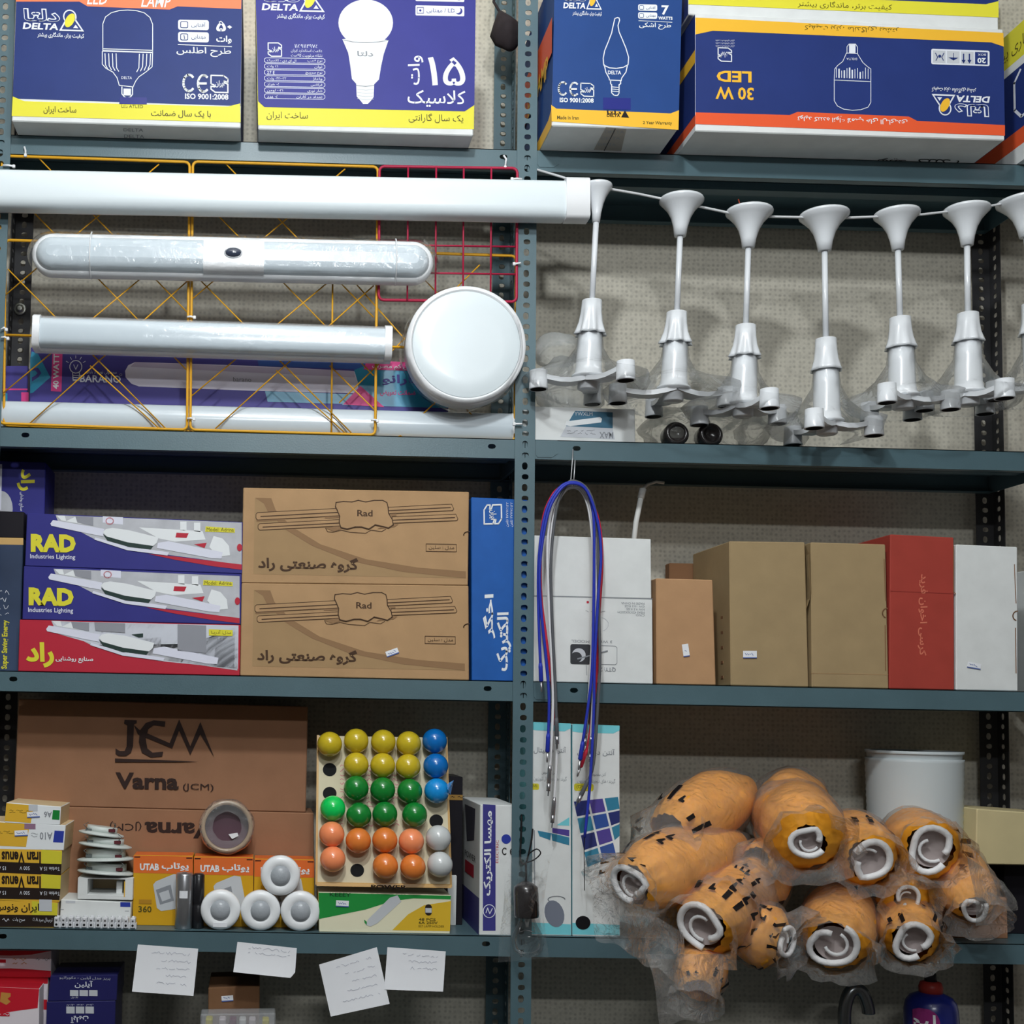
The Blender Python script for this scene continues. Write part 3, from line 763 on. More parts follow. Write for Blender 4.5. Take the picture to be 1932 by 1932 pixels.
# ------------------------------------------------------------------ wire grid panels tied into the left bay
GOLD = M('yellow wire coating', (226, 168, 44), 0.4)
CRIM = M('crimson wire coating', (176, 40, 72), 0.4)
YG = 0.004
def pl(pts, y): return [P(a, b, y) for a, b in pts]
def rounded(x0, y0, x1, y1, sl, r=10, lean=0.0):
    pts = []
    for cx, cy, a0 in ((x1-r, y0+r, -90), (x1-r, y1-r, 0), (x0+r, y1-r, 90), (x0+r, y0+r, 180)):
        for k in range(4):
            a = math.radians(a0+30*k); x = cx+r*math.cos(a); y = cy+r*math.sin(a)
            pts.append((x+lean*(y-y0), y+sl*(x-x0)))
    return pts
def grid(x0, y0, x1, y1, sl, lean, mat, y, diag, label, cat='wire grid', rods=(), verts=()):
    t = thing('wire_grid_panel', label, cat, P((x0+x1)/2, y1, y), 'wire grid panels behind the tubes')
    mb = MB(); mb.tube(pl(rounded(x0, y0, x1, y1, sl, 9, lean), y), 0.0031, mat, 6, True); mb.build('frame', t)
    mb = MB()
    for (a, b), (c, d) in diag: mb.tube([P(a, b, y+0.0045), P(c, d, y+0.0045)], 0.0015, mat, 5)
    for yy in rods: mb.tube([P(x0+lean*(yy-y0), yy, y+0.003), P(x1+lean*(yy-y0), yy+sl*(x1-x0), y+0.003)], 0.0021 if mat is CRIM else 0.0028, mat, 6)
    for xx in verts: mb.tube([P(xx, y0+sl*(xx-x0), y-0.004), P(xx+lean*(y1-y0), y1+sl*(xx-x0), y-0.004)], 0.0021, mat, 6)
    mb.build('wires', t)
    return t
d1 = [((72, 297), (354, 590)), ((20, 356), (354, 700)), ((15, 508), (312, 808)), ((10, 557), (300, 310)), ((6, 742), (354, 452)), ((55, 800), (354, 530)),
      ((170, 690), (300, 808))]
grid(4, 294, 358, 799, 0.034, -0.010, GOLD, YG, d1, 'yellow wire panel with crossing diagonals, left end of the left bay')
d2 = [((a+351, b+9), (c+351, d+9)) for (a, b), (c, d) in d1]
grid(364, 305, 713, 811, 0.028, -0.010, GOLD, YG, d2, 'yellow wire panel with crossing diagonals, middle of the left bay')
d3 = [((622, 690), (760, 826)), ((760, 486), (968, 700)), ((640, 500), (905, 800)), ((850, 640), (955, 745)), ((640, 760), (905, 500)), ((750, 826), (968, 622)), ((850, 700), (960, 585))]
grid(10, 453, 974, 803, 0.031, -0.008, GOLD, YG+0.014, d3, 'long yellow wire panel lying on its side behind the two upright ones', rods=(632,), verts=(628,))
t = grid(716, 314, 976, 566, 0.014, -0.006, CRIM, YG-0.010, [], 'crimson red square wire grid at the upper right of the left bay', rods=(462, 514), verts=(770, 823, 875, 927))

# ------------------------------------------------------------------ cable ties
TIEM = M('white nylon tie', (232, 234, 236), 0.35)
def tie(pts, y, label):
    mb = MB(); mb.tube(pl(pts, y), 0.0022, TIEM, 6)
    e = P(pts[-1][0], pts[-1][1], y); mb.box(e, (0.006, 0.005, 0.007), TIEM, 0.001)
    return tag(mb.build('cable_tie'), label, 'cable tie', 'white cable ties on the rack')
tie([(46, 277), (48, 284), (48, 293)], -0.005, 'white cable tie hanging from the left end of the top left shelf lip')
tie([(6, 312), (16, 312), (26, 314)], -0.010, 'white cable tie sticking out of the left front post above the long tube')
tie([(950, 293), (955, 300), (953, 316)], -0.006, 'white cable tie through the slot at the right end of the top left shelf')
tie([(985, 338), (975, 337), (966, 338)], -0.012, 'white cable tie on the middle post level with the top of the red grid')
tie([(983, 496), (977, 497), (970, 498)], -0.012, 'white cable tie on the middle post beside the end of the yellow rod')
tie([(985, 800), (978, 800), (970, 800)], -0.012, 'lowest white cable tie on the middle post, near the yellow panel corner')
tie([(724, 347), (716, 345), (707, 346)], -0.010, 'white cable tie joining the red grid and yellow panel above the long tube')
tie([(2, 622), (8, 618), (12, 622)], -0.012, 'upper of two white cable ties on the left front post beside the square tube')
tie([(2, 637), (9, 636), (15, 639)], -0.012, 'lower of two white cable ties on the left front post beside the square tube')
tie([(353, 598), (360, 597), (367, 599)], -0.004, 'white cable tie joining two yellow panels just above the square tube')
tie([(353, 790), (360, 789), (366, 791)], -0.004, 'white cable tie joining two yellow panels near their bottom corners')
tie([(700, 793), (707, 792), (712, 794)], -0.004, 'white cable tie on the middle yellow panel, near its lower right corner')

# ------------------------------------------------------------------ light fittings tied to the grids
DIFF = M('frosted diffuser', (203, 214, 221), 0.22, coat=0.4)
DIFW = M('bright white diffuser', (226, 236, 240), 0.35, coat=0.3)
TRIM = M('white fitting body', (238, 240, 242), 0.3)
def bar(mb, a, b, h, depth, mat, prof='round', y=0.0, bulge=1.0):
    """long bar from photo point a to b (its front axis), section height h (m); section bulges to the camera"""
    p, q = Vector(a), Vector(b); ax = (q-p).normalized(); up = Vector((0, 0, 1)); up = (up-ax*up.dot(ax)).normalized(); fr = ax.cross(up)
    if fr.y > 0: fr = -fr
    sec = []
    n = 14
    if prof == 'round':
        for i in range(n+1):
            a_ = PI*i/n; e = 0.55
            c, s_ = math.cos(a_), math.sin(a_)
            sec.append((h/2*math.copysign(abs(c)**e, c), depth*abs(s_)**e))
    else:
        for i in range(n+1):
            a_ = PI*i/n; sec.append((h/2*math.cos(a_), depth*math.sin(a_)))
    return p, q, ax, up, fr, sec
def extrude(mb, p, q, up, fr, sec, mat, base=0.0):
    vs = []; n = len(sec)
    for o in (p, q):
        for u, f in sec: vs.append(o+up*u+fr*(f+base))
    fs = [(i, i+1, n+i+1, n+i) for i in range(n-1)]+[tuple(range(n)), tuple(range(2*n-1, n-1, -1)), (n-1, 0, n, 2*n-1)]
    mb.add(vs, fs[:n-1], mat, True); mb.add(vs, fs[n-1:], mat)
    return mb
def pole(a, b, y): return P(a[0], a[1], y), P(b[0], b[1], y)
# 1 long tube light
y = -0.026
p, q = pole((-60, 362), (1062, 384), y)
t = thing('tube_light', 'long white tube light crossing the whole left bay and the middle post', 'tube light', (p+q)/2, 'tube lights tied to the grids')
h = (P(500, 412, y)-P(500, 338, y)).length
mb = MB(); p, q, ax, up, fr, sec = bar(mb, p, q, h, 0.034, DIFW); extrude(mb, p, q, up, fr, sec, DIFW); mb.build('diffuser', t)
mb = MB(); e = q+ax*0.048
sec2 = [(-h/2*1.04, 0), (-h/2*1.04, 0.030), (-h/2*0.9, 0.036), (h/2*0.9, 0.036), (h/2*1.04, 0.030), (h/2*1.04, 0)][::-1]
extrude(mb, q-ax*0.001, e, up, fr, sec2, TRIM); mb.build('end_cap', t)
mb = MB()
extrude(mb, p, q, up, fr, [(h/2*0.9, 0), (h/2*0.9, -0.014), (-h/2*0.9, -0.014), (-h/2*0.9, 0)], TRIM); mb.build('mounting_channel', t)
# 2 rounded batten with sensor
y = -0.018
p, q = pole((102, 483), (777, 498), y)
h = (P(440, 529, y)-P(440, 451, y)).length
t = thing('batten_light', 'round ended white batten light with a dark oval sensor at its centre', 'batten light', (p+q)/2, 'tube lights tied to the grids')
ax = (q-p).normalized(); up = Vector((0, 0, 1)); up = (up-ax*up.dot(ax)).normalized(); fr = ax.cross(up)
if fr.y > 0: fr = -fr
def capsule(mb, p, q, R, prof, mat, n=16):
    """stadium outline swept: prof = [(inset, forward)]"""
    vs = []; m = 2*(n+1)
    for ins, f in prof:
        for i in range(n+1):
            a = -PI/2+PI*i/n; vs.append(q+ax*math.cos(a)*(R-ins)+up*math.sin(a)*(R-ins)+fr*f)
        for i in range(n+1):
            a = PI/2+PI*i/n; vs.append(p+ax*math.cos(a)*(R-ins)+up*math.sin(a)*(R-ins)+fr*f)
    fs = []
    for j in range(len(prof)-1):
        for i in range(m):
            k = (i+1) % m; fs.append((j*m+i, j*m+k, (j+1)*m+k, (j+1)*m+i))
    mb.add(vs, fs, mat, True); mb.add(vs[-m:], [tuple(range(m))], mat); mb.add(vs[:m], [tuple(range(m-1, -1, -1))], mat)
R = h/2
mb = MB(); capsule(mb, p, q, R, [(0.002, -0.012), (0, -0.008), (0, 0.010), (0.003, 0.014), (0.009, 0.014)], TRIM); mb.build('base', t)
mb = MB(); capsule(mb, p, q, R-0.009, [(0, 0.012), (0.001, 0.018), (0.006, 0.026), (0.014, 0.031), (0.024, 0.033)], DIFF); mb.build('diffuser', t)
pm = P(385, 490, y); pn = P(498, 492, y); pm = p+ax*(pm-p).dot(ax); pn = p+ax*(pn-p).dot(ax)
mb = MB()
sec = []
for i in range(15):
    a = PI*i/14; sec.append(((R-0.008)*math.copysign(abs(math.cos(a))**0.6, math.cos(a)), 0.012+0.023*abs(math.sin(a))**0.6))
extrude(mb, pm, pn, up, fr, sec, TRIM); mb.build('sensor_housing', t)
mb = MB(); sc = P(440, 485, y-0.036); sc = p+ax*(sc-p).dot(ax)+up*0.002+fr*0.0355
EYE = M('dark sensor glass', (58, 66, 84), 0.08, coat=1.0)
mb.sphere(sc, 1, EYE, sq=(0.0165, 0.006, 0.0092)); s1 = mb.build('sensor', t)
mb = MB(); mb.tube([sc+ax*0.018*math.cos(a)+up*0.0105*math.sin(a)+fr*0.0005 for a in (2*PI*i/20 for i in range(20))], 0.0012, LGREY, 5, True); mb.build('sensor_ring', t)
mb = MB()
WR = film('tube wrap film', opac=0.03, wr=22, rough=0.1)
capsule(mb, p-ax*0.006, q+ax*0.006, R+0.0035, [(0.0, -0.012), (0, 0.012), (0.006, 0.022), (0.012, 0.032), (0.024, 0.0365)], WR)
rd = random.Random(4)
mb.add([P(800, 450, y-0.02), P(818, 470, y-0.025), P(822, 505, y-0.03), P(812, 540, y-0.015), P(786, 548, y-0.02), P(790, 515, y-0.035)], [(0, 1, 5), (1, 2, 5), (2, 3, 5), (3, 4, 5)], WR)
for px in (174, 745): mb.tube([p+ax*((P(px, 490, y)-p).dot(ax))+up*((R+0.005)*math.cos(a))+fr*(0.005+0.033*math.sin(a)) for a in (PI*i/10 for i in range(11))], 0.0014, TIEM, 5)
mb.build('plastic_wrap', t)
# 3 square ended batten
y = -0.018
p, q = pole((66, 631), (737, 652), y); h = (P(400, 674, y)-P(400, 610, y)).length
t = thing('batten_light', 'shorter square ended white batten light wrapped in film, beside the round lamp', 'batten light', (p+q)/2, 'tube lights tied to the grids')
mb = MB(); p, q, ax, up, fr, sec = bar(mb, p, q, h*0.88, 0.030, DIFF)
extrude(mb, p+ax*0.014, q-ax*0.014, up, fr, sec, DIFF); mb.build('diffuser', t)
mb = MB(); extrude(mb, p+ax*0.013, q-ax*0.013, up, fr, [(h/2, 0.004), (h/2, -0.012), (-h/2, -0.012), (-h/2, 0.004), (-h/2+0.003, 0.010), (h/2-0.003, 0.010)][::-1], TRIM); mb.build('base', t)
for a, b in ((p, p+ax*0.0145), (q-ax*0.0145, q)):
    mb = MB(); extrude(mb, a, b, up, fr, [(h/2, -0.012), (h/2, 0.02), (h/2-0.008, 0.034), (-h/2+0.008, 0.034), (-h/2, 0.02), (-h/2, -0.012)], TRIM); mb.build('end_cap', t)
mb = MB(); WR2 = film('batten wrap film', opac=0.02, wr=16, rough=0.1, strength=0.3)
sec3 = [(u*1.1, f*1.06+0.003) for u, f in sec]; extrude(mb, p, q, up, fr, sec3, WR2); mb.build('plastic_wrap', t)
# 4 round surface lamp
y = -0.022; c = P(877, 655, y); R = (P(989, 655, y)-P(765, 655, y)).length/2
t = thing('round_ceiling_light', 'big round white surface light wrapped in film, tied beside the middle post', 'ceiling light', c-Vector((0, 0, R)))
mb = MB(); mb.lathe([(-0.03, R*0.95), (-0.03, R), (0.016, R)], c, (0, -1, 0), TRIM, 64); mb.lathe([(0.016, R), (0.021, R*0.98), (0.022, R*0.93)], c, (0, -1, 0), TRIM, 64, cap=False); mb.lathe([(0.022, R*0.93), (0.019, R*0.90)], c, (0, -1, 0), TRIM, 64, cap=False); mb.build('housing', t)
mb = MB(); mb.lathe([(0.0195, R*0.905), (0.0205, R*0.89), (0.0215, R*0.6), (0.022, 0.0001)], c, (0, -1, 0), DIFW, 64); mb.build('diffuser', t)
mb = MB(); WR3 = film('lamp wrap film', opac=0.0, wr=14, rough=0.08)
mb.lathe([(-0.03, R*1.0), (-0.015, R*1.05), (0.008, R*1.03), (0.024, R*0.97), (0.026, R*0.9)], c+Vector((-0.004, 0, -0.003)), (0, -1, 0), WR3, 48, cap=False, wob=lambda j, a: 0.012*math.sin(5*a+j)+0.01*math.sin(9*a)); mb.build('plastic_wrap', t)

# ------------------------------------------------------------------ goods lying on the second shelf, left bay
PURP = M('deep purple print', (70, 64, 138), 0.45); TEAL = M('teal print', (28, 140, 176), 0.35); PINK = M('pink print', (222, 70, 140), 0.4); PBLUE = M('royal print', (36, 80, 160), 0.35)
# white tube standing in front on the shelf
y = 0.034; p, q = pole((0, 776), (968, 801), y); p.z = q.z = Z2+0.031
t = thing('tube_light', 'white tube light lying on the shelf behind the yellow wires', 'tube light', (p+q)/2-Vector((0, 0, 0.031)), 'tube lights tied to the grids')
h = 0.062
mb = MB(); p, q, ax, up, fr, sec = bar(mb, p, q, h, 0.020, DIFF, 'half'); extrude(mb, p, q, up, fr, sec, DIFF); mb.build('diffuser', t)
mb = MB(); extrude(mb, p, q, up, fr, [(h/2, 0), (h/2, -0.03), (-h/2, -0.03), (-h/2, 0)], TRIM); mb.build('base', t)
for a, b in ((p-ax*0.002, p+ax*0.004), (q-ax*0.004, q+ax*0.002)):
    mb = MB(); extrude(mb, a, b, up, fr, [(u*1.02, f*1.03+0.0005) for u, f in sec], TRIM); mb.build('end_cap', t)
PALEV = M('pale lilac print', (226, 222, 236), 0.4)
def barano():
    y = 0.078; F = Front(y); mb = MB()
    q = quad((58, 655), (846, 690), (846, 800), (56, 760), y, Z2)
    mb.hexa(q, 0.07, PURP, 0.0015)
    mb.poly(F, [(57, 676), (60, 663), (72, 668), (95, 712), (62, 741), (57, 742)], TEAL, 1)
    mb.poly(F, [(60, 694), (72, 694), (78, 704), (72, 712), (60, 720)], PURP, 2); mb.poly(F, [(57, 700), (66, 699), (71, 704), (66, 709), (57, 713)], TEAL, 3)
    mb.poly(F, [(99, 662), (118, 664), (116, 739), (96, 738)], PINK, 1)
    mb.text(F, '40 WATT', 101, 668, 112, 734, WHITE, 2, rot=90, bold=0.03)
    mb.arc(F, 143, 692, 11.5, 12, 40, 400, 1.6, WHITE, 2); mb.line(F, [(137, 703), (138, 718), (149, 718), (150, 703)], 1.6, WHITE, 2)
    for k in range(3): mb.line(F, [(138, 708+k*4), (150, 709+k*4)], 1.4, WHITE, 2)
    mb.line(F, [(139, 688), (143, 697), (147, 688)], 1.2, WHITE, 2)
    for a in (-150, -120, -90, -60, -30): mb.line(F, [(143+16*math.cos(math.radians(a)), 692+16*math.sin(math.radians(a))), (143+21*math.cos(math.radians(a)), 692+21*math.sin(math.radians(a)))], 1, WHITE, 2)
    mb.text(F, 'BARANO', 151, 707, 228, 721, LOGOS, 2, bold=0.02); mb.text(F, 'محصولی نوین از بارانو', 163, 698, 220, 706, LOGOS, 2)
    mb.arc(F, 228, 707, 2, 2, 0, 360, 0.6, LOGOS, 2)
    pts = [(q_[0], q_[1]) for q_ in [(255, 683), (470, 690), (668, 700), (676, 712), (676, 735), (670, 742), (470, 737), (262, 729), (248, 724), (237, 712), (236, 700), (242, 689)]]
    mb.poly(F, pts, PALEV, 1); mb.poly(F, [(255, 683), (668, 700), (670, 712), (246, 692)], M('mauve print', (196, 184, 206), 0.4), 2)
    mb.text(F, 'barano', 440, 711, 474, 720, GREYP, 2)
    mb.poly(F, [(500, 738), (672, 744), (648, 762), (505, 758)], TEAL, 1); mb.poly(F, [(485, 676), (700, 684), (700, 698), (488, 690)], PBLUE, 1)
    mb.poly(F, [(668, 698), (690, 690), (846, 697), (846, 770), (645, 764), (680, 736)], TEAL, 2)
    mb.poly(F, [(680, 728), (725, 768), (647, 763)], PINK, 3)
    mb.poly(F, [(692, 680), (790, 684), (790, 700), (686, 697)], PINK, 4); mb.text(F, 'ارزان کم مصرف', 702, 686, 785, 698, WHITE, 5, bold=0.01)
    mb.text(F, 'بارانو', 721, 706, 788, 727, PURP, 4, bold=0.03); mb.text(F, 'ضمانت تعویض', 717, 735, 784, 747, PINK, 4, bold=0.02)
    return tag(mb.build('lamp_carton'), 'long glossy purple and teal lamp carton lying behind the wire grid', 'carton')
barano()
mb = MB(); mb.hexa(quad((-8, 690), (52, 690), (54, 765), (-8, 765), 0.12, Z2), 0.1, PURP, 0.0015)
F = Front(0.12); mb.poly(F, [(0, 733), (52, 733), (52, 736), (0, 736)], PINK, 1); mb.poly(F, [(40, 740), (54, 740), (54, 765), (40, 765)], PINK, 1); mb.poly(F, [(3, 742), (14, 742), (14, 765), (3, 765)], TEAL, 1)
tag(mb.build('lamp_carton'), 'dark purple carton end with pink corner, beside the left back post', 'carton')

# ------------------------------------------------------------------ lampholders strung on a cord, right bay
PEND = M('white lampholder plastic', (222, 226, 230), 0.25, coat=0.2)
PENDS = M('socket inside', (60, 58, 58), 0.6)
yp = -0.035
lamps = [  # top centre, rod bottom, rim radius px, cover bottom, body bottom, flute, arm angles, arm radius px, label
    ((1128, 352), (1117, 568), 27, 632, 706, 0.10, (186, -62, 70), 96, 'first white lampholder from the left, half behind the long tube end'),
    ((1286, 378), (1277, 590), 41, 650, 728, 0.13, (176, 5, 92), 103, 'second white lampholder from the left, its arms spread wide'),
    ((1414, 400), (1407, 615), 43, 675, 757, 0.10, (138, -80, 22), 84, 'third white lampholder from the left, one arm turned away'),
    ((1555, 406), (1558, 640), 45, 700, 790, 0.03, (-130, -12, 112), 82, 'fourth white lampholder from the left, hanging lowest with smooth cover'),
    ((1692, 404), (1698, 600), 41, 658, 742, 0.04, (-136, -14, 50, 106), 82, 'fifth white lampholder from the left, with four sockets'),
    ((1824, 396), (1826, 592), 41, 647, 735, 0.05, (-70, 38, 155), 74, 'sixth white lampholder, in front of the right back post'),
    ((1931, 380), (1948, 573), 47, 630, 720, 0.05, (170, -60, 60), 78, 'last white lampholder, cut by the right picture edge')]
def lampholder(spec):
    top, rb, rim, cvb, bdb, fl, angs, ar, lab = spec
    a = P(top[0], top[1], yp); b = P(rb[0], rb[1], yp); ax = (b-a).normalized(); s = (P(1001, 500, yp)-P(1000, 500, yp)).length
    def zat(py): return (P(rb[0], py, yp)-P(rb[0], rb[1], yp)).length*(1 if py > rb[1] else -1)
    L = (b-a).length; zc = zat(cvb)+L; zb = zat(bdb)+L; R = rim*s
    t = thing('lampholder', lab, 'lampholder', a, 'white lampholders on the cord')
    mb = MB(); hc = 0.077
    mb.lathe([(-0.003, R*0.97), (0, R), (0.003, R*0.99), (0.010, R*0.84), (0.022, R*0.62), (0.038, R*0.44), (0.058, R*0.32), (hc, R*0.26), (hc, R*0.15)], a, ax, PEND, 28); cn = mb.build('canopy', t)
    mb = MB(); mb.tube([a+ax*(hc-0.005), a+ax*(L+0.004)], 0.0061, PEND, 12); mb.build('rod', t)
    mb = MB(); cl = zc-L
    k = fl*1.0
    mb.lathe([(L-0.001, 0.010), (L, 0.0205), (L+cl*0.35, 0.0218), (L+cl*0.65, 0.0242), (L+cl*0.9, 0.0285), (zc, 0.0308), (zc, 0.0282), (zc-0.012, 0.024)], a, ax, PEND, 48, flute=[0, 0, 0.01+k*0.2, k*0.7, k*1.2, k*1.5, k*1.5, k*1.2], fl_n=8); mb.build('socket_cover', t)
    mb = MB(); bl = zb-zc
    mb.lathe([(zc-0.01, 0.0240), (zc+bl*0.3, 0.0252), (zc+bl*0.85, 0.0264), (zb, 0.0290), (zb+0.004, 0.034), (zb+0.008, 0.034), (zb+0.010, 0.021), (zb+0.032, 0.0205), (zb+0.034, 0.017)], a, ax, PEND, 28); mb.build('socket_body', t)
    c = a+ax*(zb+0.008); rr = ar*s
    for an in angs:
        d = Vector((math.cos(math.radians(an)), math.sin(math.radians(an)), 0)); e = c+d*rr
        mb = MB(); n = Vector((-d.y, d.x, 0))
        pts = []
        for k in range(6):
            f = k/5; w = 0.024*(1-f)+0.010*f; pts.append((c+d*rr*f+Vector((0, 0, -0.010*math.sin(PI*f))), w))
        vs = []
        for p_, w in pts: vs += [p_+n*w+Vector((0, 0, 0.004)), p_-n*w+Vector((0, 0, 0.004)), p_-n*w-Vector((0, 0, 0.006)), p_+n*w-Vector((0, 0, 0.006))]
        fs = [(0, 1, 2, 3), (23, 22, 21, 20)]
        for k in range(5):
            for i in range(4): fs.append((k*4+i, k*4+(i+1) % 4, k*4+4+(i+1) % 4, k*4+4+i))
        mb.add(vs, fs, PEND); arm = mb.build('arm', t)
        mb = MB()
        mb.lathe([(-0.010, 0.004), (-0.009, 0.0175), (0.028, 0.0192), (0.030, 0.0192), (0.030, 0.0165)], e, (0, 0, -1), PEND, 22, cap=False)
        mb.lathe([(0.030, 0.0165), (0.004, 0.016), (0.004, 0.0001)], e, (0, 0, -1), PENDS, 16, cap=False)
        mb.build('socket', arm)
    mb = MB()
    mb.lathe([(zc-0.002, 0.025), (zc+bl*0.35, 0.029), (zc+bl*0.7, 0.048), (zb, rr*0.85), (zb+0.012, rr+0.024), (zb+0.035, rr+0.012)], a, ax, PFILM, 26, cap=False, wob=lambda j, x: 0.05*math.sin(3*x+j*0.7)*(j > 1)+0.03*math.sin(7*x)*(j > 1)); mb.build('plastic_wrap', t)
    return t
for sp in lamps: lampholder(sp)
CORD = M('white cord', (206, 208, 210), 0.6)
mb = MB()
mb.tube([P(1012, 320, 0.0), P(1060, 334, -0.018)]+[P(x, yy, yp) for x, yy in ((1107, 350), (1153, 357), (1205, 366), (1248, 375), (1286, 383), (1330, 392), (1372, 401), (1414, 407), (1460, 409), (1510, 410), (1555, 411), (1600, 411), (1650, 409), (1692, 408), (1738, 405), (1790, 399), (1824, 395), (1866, 389), (1900, 383), (1945, 374), (2000, 360))], 0.0026, CORD, 6)
tag(mb.build('cord'), 'white cord sagging under the top right shelf, carrying the lampholders', 'cord')
mb = MB(); mb.tube([P(1398, 398, yp-0.002), P(1397, 388, yp-0.002), P(1393, 376, yp)], 0.0012, M('copper wire', (150, 60, 40), 0.5), 5)
tag(mb.build('wire_end'), 'short bare red wire end sticking up from the third canopy', 'wire')

# ------------------------------------------------------------------ goods under the lampholders
y = 0.012; F = Front(y); mb = MB()
mb.hexa(quad((985, 766), (1198, 772), (1199, 833), (985, 828), y, Z2), 0.2, OFFW, 0.0015)
mb.poly(F, [(1085, 775), (1156, 778), (1156, 808), (1068, 804)], M('teal photo label', (62, 110, 136), 0.3), 1)
mb.poly(F, [(1068, 804), (1156, 808), (1160, 829), (1057, 824)], LGREY, 1)
mb.poly(F, [(1068, 795), (1132, 787), (1136, 790), (1134, 797), (1076, 804), (1066, 802)], WHITE, 2)
mb.text(F, 'YWXLM', 1084, 777, 1118, 784, LGREY, 2); mb.text(F, 'MAX', 1131, 815, 1157, 827, GREYP, 2, rot=180, bold=0.02); mb.scribble(F, 1070, 809, 1125, 820, GREYP, 2, 2, 0.8, seed=3)
tag(mb.build('carton'), 'white carton with a small teal photo label at the left end of the right bay', 'carton')
BAGF = film('bagged goods film', opac=0.22, wr=30, rough=0.15)
BAGF2 = film('thin loose film', (225, 225, 215), opac=0.14, wr=25, rough=0.12)
def lump(c, sz, mat, seed, n=22, m=14, amp=0.16):
    mb = MB(); mb.sphere((0, 0, 0), 1, mat, n, m)
    for i, v in enumerate(mb.v):
        k = 1+amp*(noise.noise(v*1.7+Vector((seed*3.1, 0, 0)))+0.5*noise.noise(v*4+Vector((seed, 5, 0))))
        w = Vector((v.x*sz[0]*k, v.y*sz[1]*k, v.z*sz[2]*k))
        if w.z < -sz[2]*0.85: w.z = -sz[2]*0.85
        mb.v[i] = Vector(c)+w
    return mb
wzt = P(1090, 769, y).z
for cx, cy, w, lab, zc in ((1050, 655, 0.055, 'clear film bag of white parts, upper one beside the middle post', 0.0), (1075, 735, 0.075, 'clear film bag of white parts resting on the small white carton', 0.0)):
    c = P(cx, cy, 0.10)
    hh = 0.036 if cy < 700 else (c.z-wzt)/0.85
    if cy < 700: c.z = P(1075, 735, 0.10).z+0.085
    mb = lump(c, (w, 0.06, hh), BAGF, cx); tag(mb.build('film_bag'), lab, 'plastic bag', 'film bags on the second shelf')
for cx, w, lab in ((1275, 0.075, 'clear plastic bag with a black round cap in it, nearer the white carton'), (1385, 0.075, 'crumpled clear plastic bag under the third lampholder'), (1450, 0.07, 'crumpled clear plastic bag furthest right along the second shelf')):
    c = P(cx, 810, 0.10); c.z = Z2+0.045
    mb = lump(c, (w, 0.07, 0.053), BAGF2, cx, amp=0.25); tag(mb.build('film_bag'), lab, 'plastic bag', 'film bags on the second shelf')
CAPM = M('black cap', (34, 30, 30), 0.25, coat=0.4)
for cx, lab in ((1273, 'left of two black round caps in clear bags on the second shelf'), (1337, 'right of two black round caps in clear bags on the second shelf')):
    c = P(cx, 836, 0.045); c.z = Z2+0.0265
    mb = MB(); mb.lathe([(-0.02, 0.020), (-0.016, 0.0262), (0.012, 0.0262), (0.018, 0.022), (0.018, 0.017), (0.010, 0.015), (0.008, 0.0001)], c, (0, -1, 0.1), CAPM, 28)
    tag(mb.build('cap'), lab, 'cap', 'black round caps')
